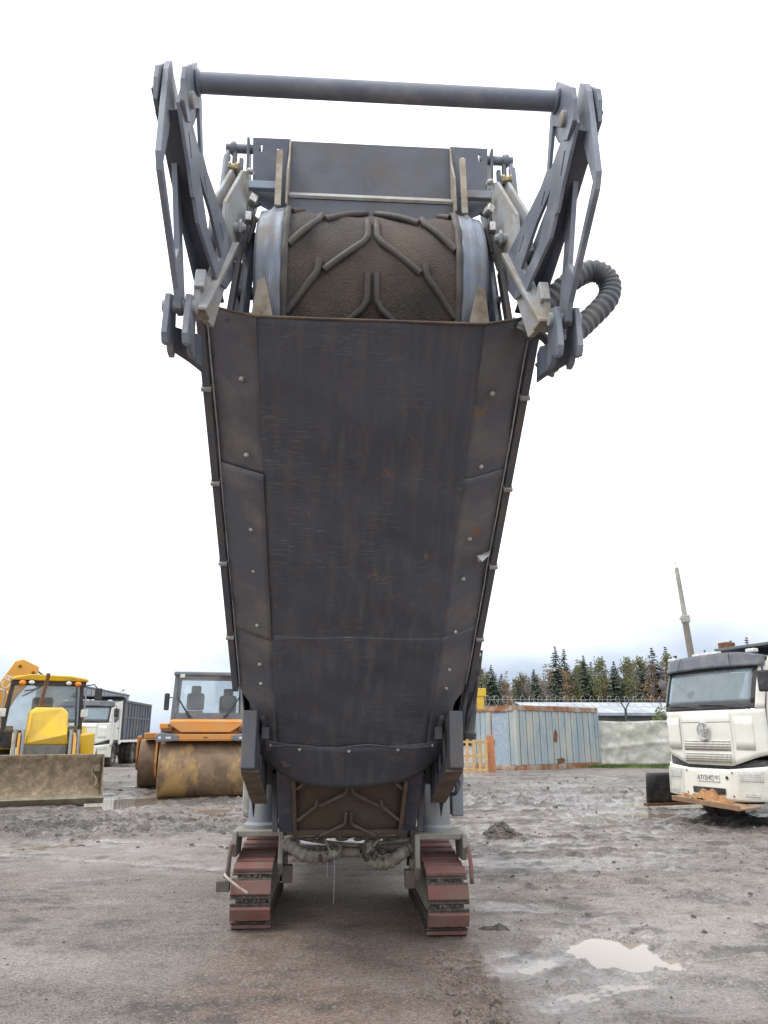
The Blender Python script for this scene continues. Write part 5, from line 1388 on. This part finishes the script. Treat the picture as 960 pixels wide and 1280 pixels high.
for pth in ([tilt(.45, 1.85, .1), tilt(.68, 1.9, .1), tilt(.66, 1.55, .1), tilt(.40, 1.35, .1)], [tilt(.45, 1.95, .1), tilt(.74, 1.86, .1), tilt(.72, 1.62, .1), tilt(.42, 1.2, .1)], [tilt(-.28, 1.0, .1), tilt(-.52, .9, .1), tilt(-.55, .5, .1), tilt(-.35, .1, .1)]):
    m_ = MB(); m_.tube(spline(pth, 6), .022, 6); m_.build('boom_hose', M['hose'], bm_, smooth=60)

# ------------------------------------------------------------------ small yellow loader behind the milling machine
sk_ = empty('skid_loader', (1.28, 20.6, 0), R(4))
tag(sk_, 'small yellow loader with raised arms half hidden behind the milling machine', 'loader')
m_ = MB(); m_.bb(-.55, .55, .2, 2.6, .35, 1.3); m_.build('body', M['jyellow'], sk_, bevel=.06)
m_ = MB(); m_.bb(-.5, .5, .6, 2.1, 1.3, 2.0); m_.build('cab_cage', M['black'], sk_, bevel=.05)
for s in (-1, 1):
    for y in (.65, 2.0): wheel(sk_, (s * .72, y, .4), .4, .28)
    m_ = MB(); m_.plate([(2.7, 1.4), (2.9, 1.7), (.3, 2.60), (.05, 2.64), (.05, 2.50), (.3, 2.42), (2.6, 1.5)], [], lambda u, v, w, s=s: (s * (.60 + w), u, v), .12); ar = m_.build('lift_arm', M['jyellow'], sk_, bevel=.01)
    m_ = MB(); m_.bb(s * .60, s * .85, -.03, .10, 2.45, 2.64); m_.build('arm_head', M['jyellow'], ar, bevel=.01)
    m_ = MB(); m_.bb(s * .65, s * .82, -.02, .08, 2.12, 2.47); m_.build('arm_drop', M['jyellow'], ar, bevel=.01)
    m_ = MB(); m_.tube([(s * .66, 2.5, 1.1), (s * .66, 1.2, 2.15)], .05, 8); m_.build('lift_ram', M['ram'], ar, smooth=40)
m_ = MB(); m_.bb(-1.42, 1.42, .12, .2, 2.50, 2.62); ca = m_.build('lift_carriage', M['jyellow'], sk_, bevel=.01)
for s in (-1, 1):
    m_ = MB(); m_.bb(s * 1.25, s * 1.52, .06, .22, 2.45, 2.66); m_.build('carriage_end', M['jyellow'], ca, bevel=.012)
    m_ = MB(); m_.bb(s * 1.28, s * 1.46, .08, .2, 2.10, 2.46); m_.build('carriage_drop', M['jyellow'], ca, bevel=.012)
# ------------------------------------------------------------------ storage container with door
M['contblue'] = mat('container_paint', (0.27, 0.335, 0.36), .6, var=.12, vs_=1.2, dirt=(.42, .42, .37), damt=.38, ds=2.2, rust=.07, rs=1.6, rcol=(.17, .07, .035), bump=.06, dsoft=.1, stretch=(1, 1, .25))
M['contdoor'] = mat('door_paint', (0.23, 0.31, 0.39), .6, var=.15, vs_=6, dirt=(.36, .40, .42), damt=.4, ds=9, bump=.1)
M['controst'] = mat('container_rust', (0.26, 0.105, 0.045), .9, var=.4, vs_=2.5, dirt=(.40, .36, .3), damt=.35, ds=1.6, bump=.4)
M['wood'] = mat('raw_wood', (0.52, 0.34, 0.14), .8, var=.25, vs_=4, dirt=(.35, .22, .1), damt=.3, ds=3, stretch=(8, 8, .6))
M['woodred'] = mat('red_board', (0.46, 0.19, 0.09), .8, var=.2, vs_=4, dirt=(.3, .14, .08), damt=.3, ds=3)
cn = empty('storage_container', (5.62, 32.8, 0), R(38))
tag(cn, 'pale blue rusting storage container with a steel door in its end', 'container')
CL, CW, CH = 5.6, 2.45, 2.62      # long side along local +x, end along local +y
def slats(parent, n, length, along, z0, z1, depth):
    for i in range(n):
        a = length * i / n; b = length * (i + 1) / n - .025
        m_ = MB(); t = (i % 2) * .018
        if along == 'x': m_.bb(a, b, -depth - t, 0, z0, z1)
        else: m_.bb(-depth - t, 0, a, b, z0, z1)
        m_.build('wall_board', M['contblue'], parent, bevel=.006)
m_ = MB(); m_.bb(.02, CL, .02, CW, .05, CH - .05); core = m_.build('core', M['contblue'], cn)
slats(core, 26, CL, 'x', .22, CH - .18, .02)
for i, (a, b) in enumerate(((.10, .34), (1.45, 1.75), (1.78, 2.08), (2.10, 2.36))):
    m_ = MB(); m_.bb(-.03 - .012 * (i % 2), 0, a, b, .22, CH - .18); m_.build('wall_board', M['contblue'], core, bevel=.006)
m_ = MB(); m_.bb(-.02, 0, .42, 1.40, .18, CH - .25); dr = m_.build('door', M['contdoor'], cn, bevel=.008)
for a, b, c_, d_ in ((.36, .42, .15, CH - .2), (1.40, 1.46, .15, CH - .2), (.36, 1.46, CH - .25, CH - .18)):
    m_ = MB(); m_.bb(-.05, 0, a, b, c_, d_); m_.build('door_frame', M['controst'] if a > 1 or c_ > 1 else M['contblue'], dr, bevel=.004)
m_ = MB(); m_.bb(-.06, -.02, 1.26, 1.34, 1.05, 1.2); m_.build('door_latch', M['rust'], dr, bevel=.004)
m_ = MB(); m_.bb(-.026, -.020, 1.5, 1.72, 1.55, 1.95); m_.build('paper_notice', M['platewhite'], core)
for nm, (x0, x1, y0, y1, z0, z1) in dict(rail_top=(-.06, CL + .04, -.07, .04, CH - .18, CH), rail_base=(-.06, CL + .04, -.08, .05, .0, .2), end_top=(-.08, .03, .04, CW, CH - .19, CH - .01), end_base=(-.10, .03, .05, CW, .0, .19), corner=(-.075, .07, -.085, .07, .2, CH - .18), corner_far=(CL - .05, CL + .06, -.075, .06, .2, CH - .18), corner_end=(-.07, .06, CW - .08, CW + .02, .19, CH - .19)).items():
    m_ = MB(); m_.bb(x0, x1, y0, y1, z0, z1); m_.build('frame_rail', M['controst'] if 'corner' not in nm else M['contblue'], cn, bevel=.01)
m_ = MB(); m_.bb(-.04, CL + .02, -.05, CW, CH + .002, CH + .04); m_.build('roof_sheet', M['controst'], cn)
# rust patches: flaked plates on the boards
for x, z, sx_, sz_ in ((2.5, 1.35, .16, .30), (2.75, .34, .30, .14)):
    m_ = MB(); rn = random.Random(int(x * 10)); n_ = 12
    m_.prism([(x + sx_ * math.cos(i / n_ * 6.283) * rn.uniform(.6, 1.2), -.046, z + sz_ * math.sin(i / n_ * 6.283) * rn.uniform(.6, 1.2)) for i in range(n_)], (0, -.004, 0)); m_.build('rust_patch', M['rust'], cn)
# pallets leaning on the end of the container
def pallet(loc, rz, lean):
    p = empty('wooden_pallet', loc, rz, lean)
    for x in (-.5, -.25, 0, .25, .5):
        m_ = MB(); m_.bb(x - .055, x + .055, -.02, 0, 0, 1.25); m_.build('slat', M['wood'], p, bevel=.003)
    for z in (.05, .58, 1.12):
        m_ = MB(); m_.bb(-.56, .56, .0, .09, z, z + .09); m_.build('bearer', M['wood'], p, bevel=.003)
    return p
pl = pallet((3.62, 31.4, 0), R(-6), R(-5)); tag(pl, 'raw yellow wooden pallet leaning upright against the storage container', 'pallet')
m_ = MB(); m_.bb(0, .30, 0, .05, 0, 1.42); bd = m_.build('red_board', M['woodred'], bevel=.005); bd.location = (4.22, 31.55, .0); bd.rotation_euler = (R(-4), R(-2), R(-10)); tag(bd, 'reddish painted board leaning beside the wooden pallet', 'board')

# ------------------------------------------------------------------ boundary wall with tarpaulin, wire, low building
M['concrete'] = mat('wall_concrete', (0.36, 0.36, 0.33), .9, var=.15, vs_=1.5, dirt=(.24, .25, .2), damt=.4, ds=1.2, bump=.2)
M['tarp'] = mat('pale_tarpaulin', (0.52, 0.51, 0.46), .6, var=.12, vs_=1.0, dirt=(.40, .40, .33), damt=.42, ds=2.2, bump=.5, bs=7, spec=.3, dsoft=.06, scr=.6, scol=(.66, .65, .60), sscale=(1.2, 1.2, 1.2))
M['roofgrey'] = mat('metal_roof', (0.33, 0.36, 0.40), .45, .2, var=.1, vs_=.6, dirt=(.25, .27, .29), damt=.3, ds=.7)
M['bwall'] = mat('building_wall', (0.13, 0.145, 0.14), .8, var=.3, vs_=.5, dirt=(.3, .31, .29), damt=.3, ds=.4)
M['wire'] = mat('galvanised_wire', (0.40, 0.42, 0.43), .5, .4, var=.2)
M['post'] = mat('post_green', (0.035, 0.055, 0.05), .6)
wl_ = empty('boundary_wall', (8.6, 36.4, 0), R(3))
tag(wl_, 'low concrete panel wall at the edge of the yard behind the container', 'wall')
for i in range(10):
    m_ = MB(); x = -2.0 + 2.55 * i; m_.bb(x, x + 2.5, 0, .14, 0, 2.02); m_.build('wall_panel', M['concrete'], wl_, bevel=.02)
    m_ = MB(); m_.bb(x - .10, x + .05, -.03, .17, 0, 2.06); m_.build('wall_post', M['concrete'], wl_, bevel=.02)
tp = MB()
def tf(u, v):
    x = .2 + 16 * u; z = 2.06 - 1.96 * v + .03 * math.sin(x * 1.7) * (1 - v)
    f = .03 * math.sin(x * 2.3 + 3 * v) + .04 * math.sin(x * .9 - 5 * v) * v + .02 * abs(math.sin(6 * x + 10 * v + math.sin(2 * x))) + .03 * abs(math.sin((x * 1.2 - v * 5) * 1.9)) + .03 * abs(math.sin((x * .7 + v * 7) * 1.3)) + .05 * math.exp(-((v - .55 - .06 * math.sin(x)) / .03) ** 2)
    return (x, -.10 - abs(f), z)
tp.grid(tf, 200, 24); tpo = tp.build('tarpaulin', M['tarp'], smooth=180, solid=.004)
tpo.location = wl_.location; tpo.rotation_euler = wl_.rotation_euler; tag(tpo, 'pale creased tarpaulin hung over the concrete wall beside the container', 'tarpaulin')
# coiled razor wire on Y brackets
wr = empty('razor_wire', (8.6, 36.45, 0), R(3)); tag(wr, 'coiled razor wire running above the wall on forked brackets', 'razor wire')
m_ = MB(); coil = []
for i in range(2000):
    t = i / 2000; x = -6.5 + 24 * t; a = x * 2 * math.pi / .42
    coil.append((x + .24 * math.cos(a), .0 + .15 * math.cos(a), 2.95 + .27 * math.sin(a)))
m_.tube(coil, .008, 4); m_.build('wire_coil', M['wire'], wr)
for z in (2.75, 3.05):
    m_ = MB(); m_.tube([(-6.5, .05, z), (18, .05, z)], .006, 4); m_.build('strand', M['wire'], wr)
for x in (-3.2, 3.0, 9.2, 15.4):
    m_ = MB(); m_.bar((x, .1, 1.9), (x, .1, 2.62), .09, .09, (0, 1, 0)); b_ = m_.build('bracket_post', M['post'], wr)
    for s in (-1, 1):
        m_ = MB(); m_.bar((x, .1, 2.58), (x + s * .32, .1, 3.15), .05, .05, (0, 1, 0)); m_.build('bracket_fork', M['post'], b_)
# long low building behind
bl = empty('low_building', (10.0, 52, 0), R(4)); tag(bl, 'long low building with grey sheet metal roof beyond the wall', 'building')
m_ = MB(); m_.bb(0, 46, 0, 9, 0, 2.75); m_.build('wall', M['bwall'], bl)
for i in range(23):
    m_ = MB(); m_.prism([(2 * i + .02, -.7, 2.80), (2 * i + 1.98, -.7, 2.80), (2 * i + 1.98, 4.5, 3.68), (2 * i + .02, 4.5, 3.68)], (0, 0, .06)); m_.build('roof_sheet', M['roofgrey'], bl)
m_ = MB(); m_.prism([(0, 4.5, 3.68), (46, 4.5, 3.68), (46, 9.5, 2.8), (0, 9.5, 2.8)], (0, 0, .06)); m_.build('roof_back', M['roofgrey'], bl)
m_ = MB(); m_.bb(0, 46, -.76, -.68, 2.67, 2.83); m_.build('eaves_board', M['roofgrey'], bl)
m_ = MB(); m_.bb(0, 46, -.06, -.002, 2.0, 2.25); m_.build('wall_band', M['concrete'], bl)
for i in range(11):
    m_ = MB(); m_.bb(1.5 + 4 * i, 3.9 + 4 * i, -.05, -.004, .95, 1.9); m_.build('window', M['dash'], bl)

# ------------------------------------------------------------------ utility pole and plough blade
up_ = empty('utility_pole', (12.55, 30.0, 0)); up_.rotation_euler = (0, R(-3.2), 0)
tag(up_, 'slim weathered pole with small fittings rising behind the cream truck', 'pole')
M['pole'] = mat('weathered_pole', (0.20, 0.175, 0.15), .8, var=.2, vs_=3, dirt=(.2, .18, .15), damt=.35, ds=2, stretch=(3, 3, .3))
m_ = MB(); m_.tube([(0, 0, 0), (0, 0, 5.9)], [.15, .125], 12); m_.build('mast', M['pole'], up_, smooth=40)
m_ = MB(); m_.tube([(.02, 0, 5.8), (.02, 0, 8.05), (.02, 0, 8.1)], [.10, .085, .04], 12); m_.build('mast_top', M['concrete'], up_, smooth=40)
m_ = MB(); m_.box((.02, 0, 5.95), (.30, .26, .30)); m_.build('clamp', M['concrete'], up_, bevel=.03)
m_ = MB(); m_.bar((-.22, 0, 5.95), (.2, 0, 6.05), .05, .05); m_.build('bracket', M['concrete'], up_)
m_ = MB(); m_.tube([(.02, 0, 8.1), (0, 0, 8.4)], .018, 6); m_.bar((-.12, 0, 7.6), (.02, 0, 7.6), .03, .03); m_.build('finial', M['concrete'], up_)['kind'] = 'stuff'
pbx = empty('plough_blade', (5.55, 16.6, 0), R(20)); tag(pbx, 'black rubber plough blade with rusty edge lying behind the cream truck', 'plough blade')
m_ = MB(); m_.grid(lambda u, v: (-.05 + 1.5 * u - .06 * math.sin(v * 3), -.10 * math.sin(v * 2.4), .05 + .62 * v), 10, 10); m_.build('blade', M['black'], pbx, smooth=60, solid=.03)
m_ = MB(); m_.bb(-.12, 1.7, -.10, .02, .02, .08); m_.build('cutting_edge', M['rust'], pbx, bevel=.006)

# ------------------------------------------------------------------ grass strip along the wall
gm = mat('grass_blades', (0.10, 0.16, 0.03), .7, var=.5, vs_=.8)
m_ = MB(); rn = random.Random(12)
for _ in range(5200):
    x = rn.uniform(8.3, 24); y = 36.0 + (x - 8.6) * .0524 - abs(rn.gauss(0, .38)) - .05; hh = rn.uniform(.06, .22); a = rn.random() * 6.28; w = .02
    m_.add([(x - w * math.cos(a), y - w * math.sin(a), -.01), (x + w * math.cos(a), y + w * math.sin(a), -.01), (x + rn.uniform(-.08, .08), y + rn.uniform(-.08, .08), hh)], [(0, 1, 2)])
o = m_.build('grass', gm, fix=False); tag(o, 'strip of green grass along the foot of the wall', 'grass', kind='stuff')
# young shrub by the wall
sh = empty('shrub', (13.45, 36.9, 0)); tag(sh, 'thin pale green shrub poking above the wall', 'shrub')
m_ = MB(); lf = MB()
for i in range(9):
    a = rn.random() * 6.28; e = (rn.uniform(-.5, .5), rn.uniform(-.3, .3), rn.uniform(2.1, 3.0)); m_.tube([(0, 0, 0), (e[0] * .4, e[1] * .4, 1.3), e], [.02, .012, .005], 5)
    for k in range(40):
        f = rn.uniform(.55, 1); c = (e[0] * f + rn.gauss(0, .10), e[1] * f + rn.gauss(0, .1), e[2] * f + rn.gauss(0, .08)); q = .05
        lf.add([(c[0] - q, c[1], c[2]), (c[0], c[1] + rn.uniform(-q, q), c[2] - q * .6), (c[0] + q, c[1], c[2] + rn.uniform(-q, q)), (c[0], c[1], c[2] + q)], [(0, 1, 2, 3)])
m_.build('stem', M['pole'], sh); lf.build('foliage', mat('shrub_leaf', (.14, .17, .06), .7, var=.4), sh, fix=False)

# ------------------------------------------------------------------ forest edge
BARK = mat('bark', (0.10, 0.085, 0.07), .9, var=.3)
BIRCH = mat('birch_bark', (0.42, 0.40, 0.37), .8, var=.3, vs_=2)
NEEDLE = [mat('needles_a', (0.075, 0.105, 0.080), .8, var=.5, vs_=.6, bump=0), mat('needles_b', (0.095, 0.12, 0.085), .8, var=.5, vs_=.6, bump=0)]
AUT = [mat('autumn_leaf', (0.22, 0.15, 0.09), .8, var=.4, vs_=.7, bump=0), mat('olive_leaf', (0.12, 0.125, 0.05), .8, var=.4, vs_=.7, bump=0), mat('bare_twig', (0.20, 0.17, 0.14), .9, var=.3, bump=0)]
def conifer(seed, H, sp, mt):
    rn_ = random.Random(seed); t = empty('conifer_tree')
    m1 = MB(); m1.tube([(0, 0, 0), (.05, 0, H * .5), (0, 0, H * .99)], [.22, .12, .015], 6); m1.build('trunk', BARK, t)
    c_ = MB(); tiers = int(H * 2.6)
    for i in range(tiers):
        f = i / (tiers - 1); z = H * (.10 + .90 * f)
        R_ = sp * (1 - f) ** .85 * rn_.uniform(.75, 1.15) + .10
        nb_ = int(7 + 6 * (1 - f))
        for k_ in range(nb_):
            a = rn_.random() * 6.283; L_ = R_ * rn_.uniform(.6, 1.2); dr_ = L_ * rn_.uniform(.15, .5)
            ca, sa = math.cos(a), math.sin(a); w = .16 + .20 * L_ * rn_.uniform(.6, 1.2)
            for q in range(3):
                f0, f1 = q / 3, (q + 1.25) / 3
                p0 = (ca * L_ * f0, sa * L_ * f0, z - dr_ * f0 ** 1.5); p1 = (ca * L_ * f1, sa * L_ * f1, z - dr_ * min(1, f1) ** 1.5 + rn_.uniform(-.1, .15))
                ww = w * (1.1 - .5 * f0) * rn_.uniform(.6, 1.3); tl = rn_.uniform(-.35, .35)
                c_.add([p0, (p1[0] - sa * ww, p1[1] + ca * ww, p1[2] - .12 - tl * ww), (p1[0] + ca * .12, p1[1] + sa * .12, p1[2] - .05), (p1[0] + sa * ww, p1[1] - ca * ww, p1[2] - .12 + tl * ww)], [(0, 1, 2, 3)])
    c_.build('crown', mt, t, fix=False); return t
def leafy(seed, H, mt, dens, birch=True):
    rn_ = random.Random(seed); t = empty('birch_tree' if birch else 'autumn_tree')
    m1 = MB(); m1.tube([(0, 0, 0), (.1, .05, H * .4), (.05, 0, H * .97)], [.14, .09, .012], 6); c_ = MB()
    for i in range(34):
        f = rn_.uniform(.28, .98); z = H * f; a = rn_.random() * 6.283; L_ = (1.15 - f) * 2.6 * rn_.uniform(.5, 1.1)
        e = (math.cos(a) * L_, math.sin(a) * L_, z + L_ * rn_.uniform(.5, 1.0))
        m1.tube([(0.05, 0, z), (e[0] * .5, e[1] * .5, z + (e[2] - z) * .42), e], [.035, .022, .008], 4)
        for k_ in range(dens):
            q = rn_.uniform(.3, 1.1); c = (e[0] * q + rn_.gauss(0, .28), e[1] * q + rn_.gauss(0, .28), z + (e[2] - z) * q + rn_.gauss(0, .28)); s = rn_.uniform(.07, .16)
            c_.add([(c[0] - s, c[1] + rn_.uniform(-s, s), c[2]), (c[0], c[1], c[2] - s), (c[0] + s, c[1] + rn_.uniform(-s, s), c[2]), (c[0], c[1], c[2] + s)], [(0, 1, 2, 3)])
    m1.build('trunk', BIRCH if birch else BARK, t); c_.build('crown', mt, t, fix=False); return t
protoC = [conifer(1, 15.5, 3.1, NEEDLE[0]), conifer(2, 13.5, 2.7, NEEDLE[1]), conifer(3, 17.0, 2.9, NEEDLE[0]), conifer(4, 12.5, 3.0, NEEDLE[1])]
protoL = [leafy(11, 12.5, AUT[0], 30), leafy(12, 12.0, AUT[1], 34, False), leafy(13, 12.8, AUT[2], 16), leafy(14, 11.0, AUT[0], 26, False)]
LAB = {'c': 'dark green conifer in the tree line beyond the low building', 'a': 'orange brown autumn tree between the conifers of the tree line', 'o': 'olive green broadleaf tree between the conifers of the tree line', 'b': 'bare pale birch between the conifers of the tree line', 'x': 'orange brown autumn tree between the conifers of the tree line'}
rn = random.Random(21); used = set(); spots = []
for row, (yy, n) in enumerate(((112, 56), (117, 62), (122, 66), (128, 66))):
    for i in range(n):
        spots.append((4 + i * 66 / n + rn.uniform(-.6, .6), yy + rn.uniform(-2.5, 2.5), row))
for i in range(34): spots.append((-16 + i * .6 + rn.uniform(-.4, .4), 120 + rn.uniform(-6, 6), 0))
for i, (x, y, row) in enumerate(spots):
    r = rn.random()
    if r < .52:
        k_ = rn.choice((0, 1, 2, 3, 0, 1)); src, key = protoC[k_], 'c'
    else:
        k_ = rn.choice((0, 1, 2, 3)); src, key = protoL[k_], 'aobx'[k_]
    if src.name in used: t = copy_tree(src)
    else: t = src; used.add(src.name)
    px_ = 480 + 924 * x / (y * .9576 + 1.8)
    base = .80 + .16 * max(0, min(1, (px_ - 650) / 180)) + (.05 if 690 < px_ < 740 else 0)
    s = base * rn.uniform(.86, 1.12) * (1 if key == 'c' else .92)
    t.location = (x, y, -.2); t.rotation_euler = (rn.uniform(-.02, .02), rn.uniform(-.02, .02), rn.random() * 6.28); t.scale = (s * 1.05, s * 1.05, s * (.88 if key == 'c' else 1.12))
    tag(t, LAB[key], 'tree', {'c': 'conifers of the tree line', 'a': 'autumn trees of the tree line', 'x': 'autumn trees of the tree line', 'o': 'olive broadleaf trees of the tree line', 'b': 'bare birches of the tree line'}[key])
# faint bare trees far off on the left
for i, (x, y, s) in enumerate(((-34.5, 100, .58), (-36.5, 104, .52))):
    t = copy_tree(protoL[2]); t.location = (x, y, -.2); t.rotation_euler = (0, 0, i * 1.3); t.scale = (s, s, s)
    tag(t, 'bare pale tree far off beyond the white dump truck', 'tree', 'bare trees far off on the left')
